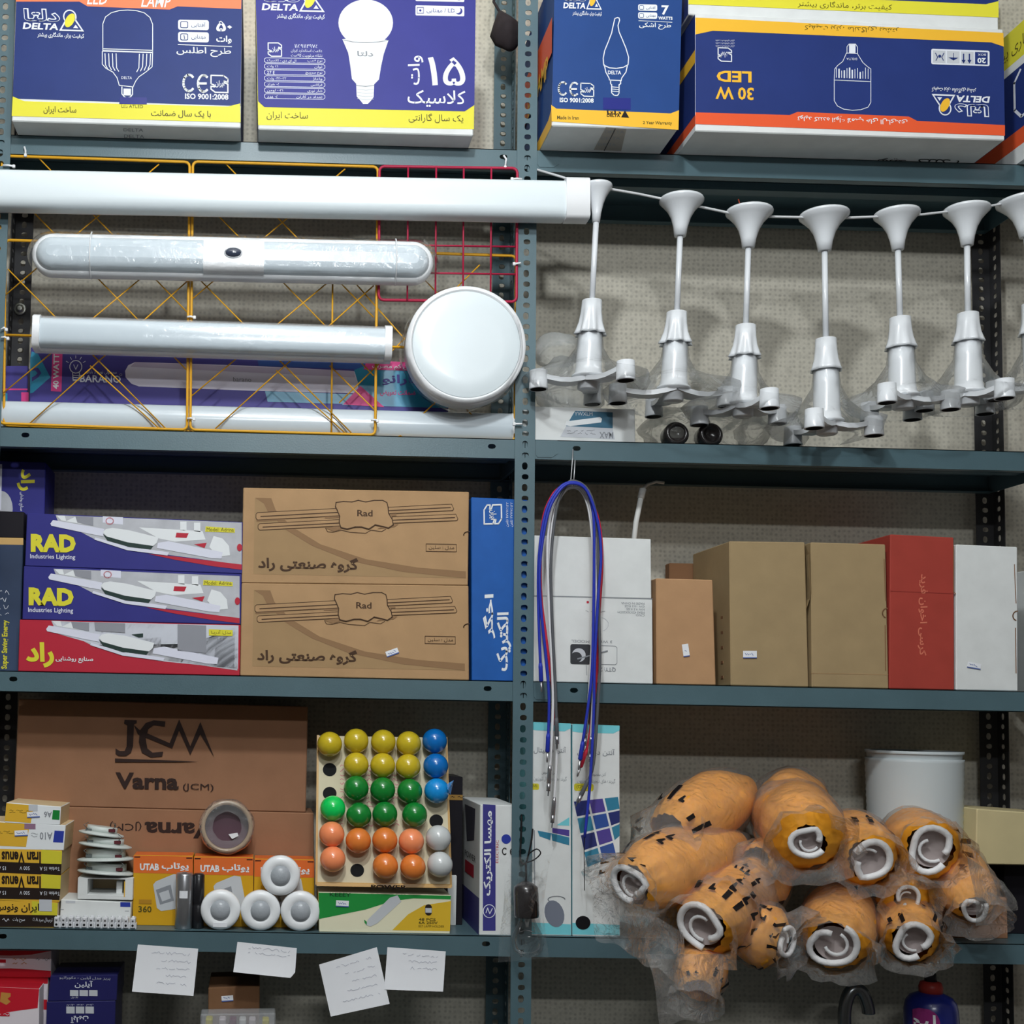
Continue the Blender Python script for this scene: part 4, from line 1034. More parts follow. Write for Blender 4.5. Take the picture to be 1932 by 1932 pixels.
# ------------------------------------------------------------------ third shelf, left bay
PHOTO = M('grey room photo print', (186, 188, 194), 0.4, var=0.10, vscale=30)
PHOTOD = M('darker photo print', (148, 150, 158), 0.4)
LBAR = M('lilac white photo bar', (222, 224, 238), 0.4)
RADB = M('indigo print', (54, 54, 130), 0.4, var=0.04, vscale=15)
DGRN = M('dark green photo line', (44, 62, 58), 0.4)
YTXT = M('yellow lettering', (222, 214, 60), 0.45)
def rad(tl, tr, br, bl, dx, dy, y, base, txt, zb, lab):
    F = Front(y); mb = MB(); q = quad(tl, tr, br, bl, y)
    if zb is not None: q[2].z = zb[0]; q[3].z = zb[1]
    mb.hexa(q, 0.235, base, 0.0012, top=base)
    def O(pts): return [(a+dx, b+dy) for a, b in pts]
    top = [(105, 971), (456, 985)]
    mb.poly(F, O([(105, 972), (456, 986), (456, 1066), (380, 1055), (280, 1042), (180, 1018), (145, 1000), (112, 990)]), PHOTO, 1)
    mb.poly(F, O([(107, 973), (122, 973), (125, 983), (142, 975), (175, 976), (176, 990), (150, 988), (116, 982)]), WHITE, 2)
    mb.poly(F, O([(142, 974), (176, 976), (176, 992), (146, 986)]), PHOTOD, 3)
    if txt == 'en':
        mb.poly(F, O([(280, 1045), (330, 1050), (456, 1065), (456, 1075), (400, 1068), (330, 1056)]), REDC, 2)
        mb.poly(F, O([(194, 974), (232, 976), (232, 990), (194, 986)]), LBAR, 2); mb.arc(F, 207+dx, 983+dy, 7, 6, 0, 360, 2, M('faint red print', (214, 150, 160), 0.4), 3)
        mb.poly(F, O([(340, 984), (352, 984), (352, 1002), (340, 1000)]), WHITE, 2); mb.poly(F, O([(366, 986), (378, 986), (378, 1004), (366, 1002)]), WHITE, 2)
        mb.poly(F, O([(262, 995), (382, 1002), (388, 1018), (330, 1022), (300, 1016)]), WHITE, 2)
        mb.poly(F, O([(333, 1005), (356, 1006), (352, 1015), (331, 1014)]), REDC, 3); mb.poly(F, O([(366, 1027), (390, 1024), (386, 1034)]), REDC, 3)
        mb.poly(F, O([(395, 1032), (403, 1011), (420, 1016), (432, 1030), (434, 1048), (410, 1050)]), WHITE, 3)
        mb.poly(F, O([(388, 993), (443, 997), (443, 1005), (387, 1003)]), YTXT, 3); mb.text(F, 'Model: Adrina', 390+dx, 995+dy, 441+dx, 1002+dy, OLIVE, 4)
        mb.oval(F, 452+dx, 1033+dy, 5, 7, REDC, 4)
        mb.text(F, 'RAD', 58+dx, 1007+dy, 143+dx, 1041+dy, YTXT, 3, bold=0.06)
        mb.text(F, 'Industries Lighting', 57+dx, 1045+dy, 142+dx, 1056+dy, LBAR, 3, bold=0.012)
    else:
        mb.poly(F, [(97, 1172), (450, 1180), (449, 1262), (300, 1247), (180, 1216), (110, 1196)], M('pale photo print', (208, 212, 222), 0.4), 1)
        mb.poly(F, [(178, 1174), (236, 1176), (236, 1194), (180, 1190)], PHOTOD, 4); mb.poly(F, [(236, 1176), (236, 1194)], PHOTOD, 4) if 0 else None
        mb.poly(F, [(335, 1178), (389, 1180), (389, 1232), (335, 1228)], PHOTOD, 4)
        mb.poly(F, [(394, 1187), (439, 1189), (439, 1200), (394, 1199)], YTXT, 4); mb.text(F, 'مدل: آدرینا', 398, 1189, 436, 1197, OLIVE, 5)
        mb.text(F, '۱۰۲۴', 409, 1202, 424, 1207, GREYP, 5)
        mb.text(F, 'راد', 49, 1211, 102, 1259, YTXT, 3, bold=0.045)
        mb.text(F, 'صنایع روشنایی', 105, 1238, 176, 1250, WHITE, 3, bold=0.02)
        mb.poly(F, [(248, 1197), (270, 1195), (270, 1202), (262, 1203)], DGRN, 4)
    mb.poly(F, O([(95, 988), (100, 981), (197, 998), (195, 1012), (168, 1007), (97, 992)]), LBAR, 4)
    mb.poly(F, O([(194, 1004), (200, 998), (212, 996), (242, 1000), (299, 1014), (296, 1024), (289, 1030), (240, 1023), (201, 1012)]), WHITE, 5)
    mb.poly(F, O([(194, 1007), (201, 1012), (240, 1023), (289, 1030), (284, 1037), (240, 1032), (203, 1020)]), DGRN, 5)
    mb.poly(F, O([(180, 1014), (240, 1031), (319, 1042), (316, 1048), (240, 1038), (178, 1018)]), LBAR, 5)
    mb.poly(F, O([(298, 1024), (318, 1021), (420, 1042), (418, 1054), (398, 1053), (296, 1034)]), LBAR, 4)
    o = tag(mb.build('lamp_carton'), lab, 'carton', 'slim lamp cartons stacked on the third shelf')
    return o, q
yA = 0.002
o, qc = rad((37, 1169), (454, 1179), (452, 1277), (34, 1270), -8, 199, yA, REDC, 'fa', (Z3, Z3), 'red fronted slim lamp carton, lowest of the stack of three')
sticker(o, Front(yA), 360, 1199, 24, 13, 2, 1) if False else None
o2, qb = rad((45, 1068), (456, 1083), (454, 1180), (42, 1168), -4, 101, yA, RADB, 'en', (qc[1].z+0.0006, qc[0].z+0.0006), 'indigo slim lamp carton with yellow capitals, middle of the stack of three')
o3, qa = rad((51, 968), (458, 985), (457, 1082), (47, 1066), 0, 0, yA, RADB, 'en', (qb[1].z+0.0006, qb[0].z+0.0006), 'indigo slim lamp carton with yellow capitals, top of the stack of three')

PRINTB = M('brown ink', (74, 52, 36), 0.6)
PANEL = M('printed tan panel', (166, 136, 98), 0.7, var=0.05, vscale=20); PANELD = M('printed darker tan', (146, 114, 82), 0.7)
def radbrown(tl, tr, br, bl, dy, zb, lab):
    y = 0.002; F = Front(y); mb = MB(); q = quad(tl, tr, br, bl, y)
    q[2].z, q[3].z = zb
    mb.hexa(q, 0.24, KRAFT, 0.0015)
    dx = -2 if dy else 0
    def O(p): return [(a+dx, b+dy) for a, b in p]
    mb.poly(F, O([(481, 939), (512, 940), (520, 962), (548, 992), (605, 1027), (690, 1055), (790, 1071), (879, 1078), (879, 1091), (478, 1083)]), PANEL, 1)
    mb.poly(F, O([(481, 939), (512, 940), (520, 962), (548, 992), (605, 1027), (690, 1055), (790, 1071), (879, 1078), (879, 1091), (760, 1079), (660, 1058), (590, 1030), (540, 1000), (505, 965), (498, 950)]), PANELD, 2)
    W = 1.3
    for (a, b), (c, d), ins in (((483, 974), (640, 966), 7), ((487, 994), (645, 986), 6), ((733, 963), (856, 957), 6), ((740, 981), (864, 976), 6)):
        mb.poly(F, O([(a+3, b-ins), (c, d-ins), (c, d+ins), (a+3, b+ins), (a, b+ins-3), (a, b-ins+3)] if a < 700 else [(a, b-ins), (c-4, d-ins), (c, d+ins-3), (c-2, d+ins), (a, b+ins)]), KRAFT, 3)
        mb.line(F, O([(a+3, b-ins), (c, d-ins), (c, d+ins), (a+3, b+ins), (a, b+ins-3), (a, b-ins+3)] if a < 700 else [(a, b-ins), (c-4, d-ins), (c, d+ins-3), (c-2, d+ins), (a, b+ins)]), W*0.8, PRINTB, 4, closed=True)
        mb.line(F, O([(a+9 if a < 700 else a, b+0.5), (c if a < 700 else c-6, d+0.5)]), 1.8, PRINTB, 4)
    for a, b, c, d in ((613, 974, 640, 978), (738, 968, 748, 974), (484, 984, 538, 981)): mb.rect(F, a+dx, b+dy, c+dx, d+dy, PANELD, 3, sl=-0.05)
    mb.line(F, O([(614, 996), (618, 1003), (628, 1004), (644, 1000), (660, 1004), (690, 1006), (700, 1000), (720, 1003), (728, 998)]), 1, PRINTB, 3)
    mb.poly(F, O([(614, 996), (630, 1003), (645, 997), (640, 992)]), PANELD, 3); mb.poly(F, O([(712, 998), (745, 994), (752, 989), (735, 986)]), PANELD, 3)
    pl_ = O([(633, 956), (634, 948), (648, 946), (664, 947), (676, 944), (690, 947), (706, 944), (722, 944), (730, 948), (732, 956), (733, 968), (740, 980), (742, 990), (733, 996), (722, 993), (708, 990), (696, 998), (682, 994), (670, 994), (655, 998), (643, 995), (640, 985), (641, 974), (636, 962)])
    mb.poly(F, pl_, KRAFT, 5); mb.line(F, pl_, 1.8, PRINTB, 6, closed=True)
    mb.text(F, 'Rad', 674+dx, 962+dy, 703+dx, 974+dy, PRINTB, 6, bold=0.02)
    mb.line(F, O([(804, 1026), (861, 1027), (861, 1041), (804, 1040)]), 1, PRINTB, 3, closed=True); mb.text(F, 'مدل : سلین', 809+dx, 1029+dy, 857+dx, 1037+dy, PRINTB, 3)
    mb.text(F, 'گروه صنعتی راد', 487+dx, 1049+dy, 676+dx, 1077+dy, PRINTB, 4, bold=0.03)
    mb.arc(F, 884, 1009+dy, 9, 6, 170, 280, 1.8, PRINTB, 3)
    return tag(mb.build('brown_carton'), lab, 'carton', 'brown printed cartons stacked in pairs'), q
oB, qB = radbrown((456, 1100), (884, 1105), (885, 1282), (453, 1278), 174, (Z3, Z3), 'brown carton with printed bar lamp and a price sticker, lower of two')
sticker(oB, Front(0.002), 740, 1231, 24, 11, -20, 5)
oA, qA = radbrown((459, 920), (885, 928), (883, 1103), (456, 1098), 0, (qB[1].z+0.0006, qB[0].z+0.0006), 'brown carton with printed bar lamp and no sticker, upper of two')

BLUEC = M('mid blue print', (34, 92, 170), 0.5, var=0.08, vscale=20)
y = 0.006; F = Front(y); mb = MB()
mb.hexa(quad((889, 938), (996, 943), (994, 1285), (890, 1282), y, Z3), 0.2, BLUEC, 0.0015)
std_mark(mb, F, (947, 951), (0.5, 38), (-35, 1), WHITE)
mb.text(F, 'اخگر', 912, 1121, 936, 1205, WHITE, 2, rot=90, bold=0.03)
mb.text(F, 'الکتریک', 938, 1155, 966, 1266, WHITE, 2, rot=90, bold=0.03)
mb.text(F, '۲۲۱۵۷۷۷۱ تلفن', 955, 948, 961, 994, LOGOS, 2, rot=90); mb.text(F, '۲۲۱۵۷۷۷۲ تلفن', 963, 948, 969, 994, LOGOS, 2, rot=90)
tag(mb.build('blue_carton'), 'upright blue carton with white vertical lettering, tucked beside the middle post', 'carton')

# far left goods of the third shelf
y = 0.03; F = Front(y); mb = MB()
GBLK = M('near black card', (30, 28, 34), 0.4); GRAD = M('dark steel blue print', (58, 72, 98), 0.3, var=0.25, vscale=6)
qd = quad((-60, 1012), (44, 1016), (36, 1270), (-64, 1268), y, Z3); mb.hexa(qd, 0.2, GRAD, 0.0015)
mb.rect(F, -60, 1013, 44, 1026, M('tan band', (206, 168, 108), 0.5), 1)
mb.text(F, 'Super Saving Energy', 4, 1170, 18, 1262, YTXT, 2, rot=90, bold=0.03)
mb.scribble(F, -30, 1110, 16, 1165, LOGOS, 2, 4, 0.8, seed=8)
tag(mb.build('dark_carton'), 'dark steel blue upright carton with yellow vertical lettering at the left picture edge', 'carton')
mb = MB(); q = quad((-60, 962), (46, 966), (45, 1014), (-60, 1011), 0.04); zz = max(qd[0].z, qd[1].z)+0.0006; q[2].z = q[3].z = zz
mb.hexa(q, 0.18, GBLK, 0.0015); tag(mb.build('black_carton'), 'plain black carton lying on the dark steel blue carton, left edge', 'carton')
z2 = max(q[0].z, q[1].z)+0.0006
mb = MB(); y = 0.10; F = Front(y); q = quad((-40, 868), (86, 872), (84, 966), (-40, 962), y); q[2].z = q[3].z = z2
mb.hexa(q, 0.12, RADB, 0.0015)
mb.text(F, 'راد', 32, 885, 66, 926, YTXT, 2, rot=270, bold=0.04); mb.text(F, 'صنایع روشنایی', 36, 928, 45, 964, LBAR, 2, rot=270, bold=0.01)
mb.oval(F, 2, 960, 22, 34, PHOTO, 1); mb.poly(F, [(0, 876), (4, 876), (2, 962), (-6, 962)], LBAR, 2)
tag(mb.build('lamp_carton'), 'indigo carton with sideways yellow word, in shade above the black carton', 'carton')

# ------------------------------------------------------------------ third shelf, right bay
y = 0.004; F = Front(y); mb = MB()
mb.hexa(quad((1006, 1125), (1231, 1130), (1232, 1290), (1006, 1283), y, Z3), 0.22, OFFW, 0.0015)
ox = MB
q = quad((1006, 1010), (1228, 1017), (1229, 1129), (1006, 1124), y+0.001)
mb.hexa(q, 0.004, OFFW, 0.001); 
mb.hexa([v+Vector((0.004, 0.21, -0.012)) for v in q], 0.004, OFFW, 0.001)
mb.line(F, [(1006, 1124), (1231, 1130)], 1.4, GREYP, 2)
for k, t_ in enumerate(('MADE IN CHINA', 'GW 10.5 KGS', 'NW 9.5 KGS', 'MEAS 42X30X25CM', 'C/NO.')):
    mb.text(F, t_, 1215-len(t_)*3.3, 1136+k*5.6, 1216, 1140+k*5.6, GREYP, 2, rot=180)
mb.rect(F, 1076, 1215, 1114, 1253, M('charcoal print', (60, 62, 66), 0.5), 2, r=4)
mb.oval(F, 1092, 1236, 13, 13, LGREY, 3); mb.oval(F, 1087, 1240, 11, 10, M('charcoal print'), 4)
mb.line(F, [(1114, 1217), (1161, 1219), (1164, 1222), (1164, 1251), (1161, 1254), (1114, 1253)], 0.9, GREYP, 2, closed=True)
mb.text(F, '3 WHITE MODEL', 1078, 1207, 1155, 1212, GREYP, 2, rot=180); mb.text(F, 'QTY: 2', 1132, 1258, 1162, 1267, GREYP, 2, rot=180, bold=0.02)
mb.line(F, [(1090, 1243), (1146, 1228)], 2.5, GREYP, 5); mb.line(F, [(1106, 1255), (1107, 1274)], 1, GREYP, 2)
mb.arc(F, 1128, 1178, 20, 14, -70, 60, 0.8, LGREY, 2); mb.oval(F, 1109, 1136, 2.4, 2.4, REDC, 2); mb.scribble(F, 1105, 1151, 1140, 1156, GREYP, 2, 1, 0.8, seed=2)
tag(mb.build('white_carton'), 'open white carton with raised flaps behind the hanging cables', 'carton')
STW = M('white cable sleeve', (226, 226, 222), 0.5)
mb = MB(); yy = 0.12
mb.tube([P(1192, 1060, yy), P(1200, 985, yy), P(1210, 935, yy)], 0.0058, STW, 10); mb.tube([P(1209, 940, yy), P(1213, 922, yy)], 0.0075, STW, 10)
mb.tube([P(1213, 922, yy), P(1222, 914, yy), P(1238, 909, yy), P(1253, 911, yy)], 0.0032, STW, 8)
tag(mb.build('cable_stub'), 'white sleeved cable end sticking up out of the open white carton', 'cable')

y = 0.006; F = Front(y); mb = MB()
q = quad((1238, 1091), (1345, 1094), (1351, 1292), (1239, 1288), y, Z3); mb.hexa(q, 0.2, M('orange kraft card', (184, 144, 106), 0.75, var=0.05, vscale=20, bump=0.1, bscale=120), 0.002)
o = tag(mb.build('brown_carton'), 'smallest brown carton on the third shelf, beside the open white carton', 'carton', 'plain cartons on the third shelf'); sticker(o, F, 1294, 1227, 12, 24, -8, 2)
mb = MB(); q = quad((1263, 1062), (1345, 1040), (1345, 1270), (1263, 1268), 0.225, Z3); q[0].z = q[1].z = q[0].z
mb.hexa(q, 0.03, KRAFTD, 0.002); tag(mb.build('brown_carton'), 'dark brown carton standing behind, partly hidden by the smallest brown one', 'carton')
y = 0.004; F = Front(y); mb = MB()
q = quad((1376, 1021), (1519, 1023), (1526, 1294), (1379, 1292), y, Z3); mb.hexa(q, 0.215, KRAFTO, 0.002)
for k in range(7):
    yy = 1110+k*28
    c = PX(1356, yy, q[0].x-0.0008)
    mb.box((q[3].x-0.0006, 0.05, c.z), (0.0012, 0.012, 0.006), KRAFTD)
o = tag(mb.build('brown_carton'), 'tallest plain brown carton, with a price sticker and its left side in view', 'carton', 'plain cartons on the third shelf'); sticker(o, F, 1415, 1235, 26, 14, 0, 3)
def flaps(mb, F, x, y0, y1, mid):
    """side tuck flap with a thumb notch at the right front edge"""
    mb.line(F, [(x-5, y0+15), (x-3, mid-30), (x-2, mid-12)], 1.6, KRAFTD, 2); mb.line(F, [(x-3, mid+35), (x-2, y1-15)], 1.8, KRAFTD, 2)
    mb.arc(F, x+1, mid+12, 9, 9, 110, 270, 2.2, KRAFTD, 2)
mb = MB(); q = quad((1530, 1023), (1671, 1027), (1677, 1297), (1532, 1294), y, Z3); mb.hexa(q, 0.215, KRAFTO, 0.002)
F2 = Front(y); flaps(mb, F2, 1673, 1040, 1280, 1145)
mb.line(F2, [(1531, 1270), (1676, 1273)], 0.8, KRAFT, 2)
tag(mb.build('brown_carton'), 'plain brown carton without a sticker, left neighbour of the red one', 'carton', 'plain cartons on the third shelf')
mb = MB(); vs = [P(1521, 1030, 0.003), P(1527, 1045, -0.004), P(1530, 1110, -0.004), P(1528, 1130, 0.003), P(1521, 1150, 0.004)]
mb.add([p_ for p_ in vs]+[p_+Vector((0.0015, 0.02, 0)) for p_ in vs], [(0, 1, 6, 5), (1, 2, 7, 6), (2, 3, 8, 7), (3, 4, 9, 8)], KRAFTO)
o2 = [o_ for o_ in C.objects if o_.get('label', '').startswith('tallest plain')][0]; mb.build('side_flap', o2, origin=Vector(o2.location))
RCARD = M('brick red card', (166, 66, 56), 0.55, var=0.06, vscale=20)
mb = MB(); y = 0.004; F = Front(y); q = quad((1680, 1008), (1800, 1014), (1801, 1299), (1678, 1297), y, Z3); mb.hexa(q, 0.215, RCARD, 0.002)
mb.text(F, 'کرسی اخوان فرید', 1734, 1083, 1751, 1237, M('dull orange ink', (216, 122, 98), 0.5), 2, rot=270, bold=0.02)
mb.line(F, [(1680, 1115), (1800, 1120)], 1.0, M('dull red fold', (150, 54, 48), 0.6), 2); mb.line(F, [(1799, 1030), (1799, 1117), (1803, 1120)], 1.6, KRAFTD, 2)
tag(mb.build('red_carton'), 'brick red carton with sideways faint orange lettering', 'carton', 'plain cartons on the third shelf')
mb = MB(); q = quad((1804, 1027), (1920, 1032), (1921, 1301), (1804, 1299), y, Z3); mb.hexa(q, 0.215, OFFW, 0.002); flaps(mb, F, 1919, 1050, 1285, 1150)
o = tag(mb.build('white_carton'), 'plain white carton at the right end of the third shelf, with a tilted sticker', 'carton', 'plain cartons on the third shelf'); sticker(o, F, 1838, 1256, 26, 11, 10, 4)
mb = MB(); q = [P(1893, 926, 0.16), P(2010, 880, 0.06), P(2010, 1010, 0.06), P(1932, 962, 0.16)]
qq = [Vector((1.70, -0.03, 0.34)), Vector((1.85, -0.03, 0.34)), Vector((1.85, -0.03, Z3)), Vector((1.70, -0.03, Z3))]
mb.hexa(qq, 0.25, OFFW, 0.002); tag(mb.build('white_carton'), 'pale carton in the next bay, a corner showing at the right picture edge', 'carton')

# ------------------------------------------------------------------ cables hanging on a wire hook
CBL = M('blue cable', (44, 58, 170), 0.4); CWH = M('white cable', (222, 222, 224), 0.45); CGR = M('grey cable', (92, 94, 98), 0.45); CRD = M('red cable', (196, 44, 66), 0.45)
CHR = M('plug metal', (196, 196, 200), 0.25, 0.9)
HK = M('galvanised wire', (176, 178, 180), 0.4, 0.6)
mb = MB(); mb.tube([P(1081, 847, 0.012), P(1081, 848, -0.004), P(1080, 868, -0.022), P(1077, 905, -0.024), P(1079, 916, -0.034), P(1082, 916, -0.044), P(1083, 900, -0.046), P(1085, 868, -0.044)], 0.0013, HK, 6)
tag(mb.build('wire_hook'), 'thin bent wire hook through the shelf slot holding the cables', 'hook')
def smooth(pts, k=4):
    out = []
    n = len(pts)
    for i in range(n-1):
        p0 = pts[max(i-1, 0)]; p1 = pts[i]; p2 = pts[i+1]; p3 = pts[min(i+2, n-1)]
        for j in range(k):
            t = j/k
            out.append(0.5*((2*p1)+(p2-p0)*t+(2*p0-5*p1+4*p2-p3)*t*t+(3*p1-p0-3*p2+p3)*t*t*t))
    out.append(pts[-1]); return out
def cable(name, mat, pts, y, r, ends, label, yl=None):
    t = thing(name, label, 'cable', P(1080, 912, y), 'cables on the wire hook')
    pp = smooth([P(a, b, y) for a, b in pts]); mb = MB(); mb.tube(pp, r, mat, 8); mb.build('cord', t)
    for i, (kind, m2) in enumerate(ends):
        if kind is None: continue
        e = pp[0] if i == 0 else pp[-1]; d = (pp[0]-pp[1] if i == 0 else pp[-1]-pp[-2]).normalized()
        mb = MB()
        mb.lathe([(-0.012, r*1.1), (-0.004, r*1.5), (0.0, 0.0042), (0.024, 0.0046), (0.026, 0.003)], e, d, m2, 12); pb = mb.build('plug', t)
        mb = MB()
        mb.lathe([(0.024, 0.0022), (0.044, 0.0020), (0.047, 0.0006)] if kind == 'pin' else [(0.024, 0.0042), (0.040, 0.0042), (0.040, 0.0012), (0.050, 0.0010)], e, d, CHR, 10); mb.build('pin', pb)
    return t
cable('audio_cable', CBL, [(1020, 1262), (1016, 1150), (1017, 1050), (1030, 965), (1055, 921), (1080, 910), (1104, 921), (1119, 965), (1121, 1050), (1119, 1200), (1115, 1290), (1098, 1410)], -0.052, 0.0030, [('pin', CBL), ('pin', CBL)], 'blue cable with its left plug at the third shelf lip')
cable('audio_cable', CBL, [(1034, 1395), (1036, 1320), (1030, 1240), (1020, 1140), (1019, 1060), (1034, 968), (1058, 923), (1082, 912), (1108, 927), (1128, 985), (1134, 1050), (1129, 1120), (1122, 1250), (1120, 1350), (1113, 1480), (1103, 1580)], -0.058, 0.0030, [('pin', CBL), (None, CBL)], 'longest blue cable, running down to a thin wire on its right side')
cable('audio_cable', CWH, [(1037, 1455), (1042, 1370), (1043, 1290), (1036, 1150), (1033, 1030), (1041, 962), (1060, 928), (1080, 917), (1100, 925), (1115, 962), (1123, 1040), (1125, 1120), (1122, 1250), (1117, 1360), (1115, 1400)], -0.040, 0.0030, [('can', CHR), ('can', CHR)], 'white cable with silver plugs, inner loop of the bundle')
cable('audio_cable', CWH, [(1045, 1515), (1049, 1460), (1051, 1380), (1047, 1290), (1041, 1180), (1037, 1060), (1044, 975), (1062, 931), (1080, 920), (1098, 929), (1112, 968), (1119, 1050), (1118, 1180), (1112, 1300), (1106, 1370)], -0.034, 0.0027, [('can', CHR), ('can', CHR)], 'white cable with the lowest silver plug on the left strand')
cable('audio_cable', CGR, [(1050, 1366), (1048, 1300), (1041, 1150), (1040, 1050), (1050, 960), (1064, 923), (1080, 907), (1110, 925), (1127, 985), (1128, 1060), (1130, 1150), (1132, 1250), (1128, 1330), (1120, 1440), (1106, 1480)], -0.046, 0.0030, [('can', CGR), ('can', CGR)], 'grey cable with dark plugs, topmost over the hook')
cable('audio_cable', CRD, [(1047, 1345), (1043, 1300), (1030, 1200), (1020, 1110), (1023, 990), (1040, 938), (1060, 918), (1080, 914), (1108, 932), (1130, 985), (1136, 1060), (1131, 1150), (1126, 1270), (1112, 1390), (1103, 1425)], -0.028, 0.0030, [('pin', CRD), ('pin', CRD)], 'red cable in the bundle hanging from the wire hook')
mb = MB(); mb.tube(smooth([P(1103, 1580, -0.058), P(1102, 1600, -0.055), P(1103, 1680, -0.03)]), 0.0009, BLACK, 5); tag(mb.build('thin_wire'), 'thin dark wire hanging straight down from the longest blue cable', 'wire')
# ------------------------------------------------------------------ fourth shelf, left bay: long brown cartons at the back
y = 0.125; F = Front(y); INK = M('dark brown ink', (54, 38, 34), 0.6)
mb = MB(); qv = quad((28, 1520), (592, 1534), (594, 1735), (24, 1728), y, Z4); mb.hexa(qv, 0.135, KRAFTB, 0.002)
mb.text(F, 'Varna', 273, 1550, 402, 1580, INK, 2, rot=180, bold=0.035); mb.text(F, '(JCM)', 207, 1549, 267, 1567, INK, 2, rot=180)
tag(mb.build('long_carton'), 'long brown carton lying upside down, lower of two at the back of the fourth shelf', 'carton', 'long brown cartons at the back')
mb = MB(); q = quad((35, 1318), (581, 1333), (577, 1531), (26, 1518), y+0.002); q[3].z = qv[0].z+0.0006; q[2].z = qv[1].z+0.0006
mb.hexa(q, 0.133, KRAFTB, 0.002)
mb.poly(F, [(235, 1358), (258, 1359), (258, 1364), (253, 1366), (251, 1408), (247, 1420), (238, 1426), (224, 1426), (218, 1422), (218, 1412), (226, 1417), (235, 1417), (239, 1408), (240, 1368), (234, 1365)], INK, 2)
mb.poly(F, [(312, 1361), (311, 1371), (290, 1368), (280, 1375), (275, 1394), (278, 1412), (288, 1420), (308, 1418), (306, 1427), (285, 1429), (268, 1420), (262, 1400), (264, 1378), (275, 1364), (290, 1359)], INK, 2)
mb.poly(F, [(253, 1368), (263, 1377), (320, 1402), (338, 1357), (359, 1408), (378, 1362), (404, 1428), (378, 1385), (359, 1424), (338, 1378), (325, 1412), (260, 1385)], INK, 3)
mb.poly(F, [(217, 1431), (360, 1436), (375, 1437), (330, 1438), (217, 1438)], INK, 2)
mb.text(F, 'Varna', 218, 1457, 337, 1488, INK, 2, bold=0.035); mb.text(F, '(JCM)', 345, 1478, 403, 1493, INK, 2)
tag(mb.build('long_carton'), 'long brown carton with zigzag capital lettering, upper of two at the back', 'carton', 'long brown cartons at the back')

# ------------------------------------------------------------------ stack of small boxes at the left end
MUST = M('mustard print', (226, 178, 58), 0.45); LEMG = M('lemon green print', (214, 204, 58), 0.45); INKB = M('black brown ink', (40, 30, 26), 0.5); GRN = M('green print', (28, 130, 56), 0.45); ULTRA = M('ultramarine print', (48, 64, 160), 0.45)
CARDB = M('cream card', (214, 190, 150), 0.7)
y = 0.010; F = Front(y)
def small(tl, tr, br, bl, zb, side, mat): 
    q = quad(tl, tr, br, bl, y)
    q[3].z = q[2].z = zb
    mb = MB(); mb.hexa(q, 0.12, mat, 0.001, side=side, top=CARDB); return mb, q
mb, q3 = small((-40, 1695), (109, 1703), (106, 1748), (-42, 1745), Z4, CARDB, MUST)
mb.poly(F, [(-40, 1697), (109, 1704), (108, 1727), (-41, 1725)], MUST, 1); mb.poly(F, [(60, 1700), (109, 1704), (108, 1727), (60, 1726)], LEMG, 2); mb.poly(F, [(-41, 1725), (108, 1727), (106, 1749), (-42, 1748)], INKB, 1)
mb.text(F, 'ایران ونوس', -10, 1703, 74, 1721, INKB, 3, bold=0.02); mb.rect(F, 74, 1697, 98, 1719, LGREY, 4)
mb.text(F, 'ترمینال سرد A ۱۵', 62, 1731, 99, 1740, LOGOS, 3); mb.text(F, 'سوج ولت', 24, 1731, 47, 1740, LOGOS, 3); mb.scribble(F, -8, 1731, 5, 1740, LOGOS, 3)
tag(mb.build('small_box'), 'yellow and black box with dark right-to-left words, bottom of the small box stack', 'box', 'small boxes stacked at the left end of the fourth shelf')
def venus(tl, tr, br, bl, zb, lab):
    mb, q = small(tl, tr, br, bl, zb, CARDB, MUST); t = tl[1]; u = tr[1]; b = br[1]; c = bl[1]; m1 = t+(c-t)*0.56; m2 = u+(b-u)*0.56
    mb.poly(F, [(tl[0], t+1), (tr[0], u+1), (tr[0]-1, m2), (tl[0], m1)], MUST, 1); mb.poly(F, [(78, u-2), (tr[0], u+1), (tr[0]-1, m2), (78, m2-1)], LEMG, 2); mb.poly(F, [(tl[0], m1), (tr[0]-1, m2), (br[0], b+1), (bl[0], c+1)], INKB, 1)
    mb.text(F, 'Iran Venus', 3, u+1, 77, m2-2, INKB, 3, rot=180, bold=0.035, sl=0.01)
    mb.text(F, 'Terbin 15 A', 75, m2+5, 113, m2+12, LOGOS, 3, rot=180); mb.text(F, '500 V', 37, m2+4, 56, m2+11, LOGOS, 3, rot=180); mb.text(F, '15 A', -4, m2+4, 11, m2+11, LOGOS, 3, rot=180)
    return tag(mb.build('small_box'), lab, 'box', 'small boxes stacked at the left end of the fourth shelf'), q
_, q2 = venus((-40, 1645), (115, 1651), (112, 1697), (-42, 1694), q3[1].z+0.0006, 'upside down yellow and black box, second from the bottom of the small stack')
_, q1 = venus((-40, 1599), (117, 1605), (115, 1650), (-42, 1644), q2[1].z+0.0006, 'upside down yellow and black box, third from the bottom of the small stack')
mb, q0 = small((-40, 1548), (124, 1557), (120, 1603), (-42, 1595), q1[1].z+0.0006, CARDB, WHITE)
mb.poly(F, [(-40, 1549), (56, 1555), (49, 1598), (-42, 1594)], MUST, 1); mb.poly(F, [(103, 1567), (121, 1568), (119, 1590), (100, 1589)], ULTRA, 1)
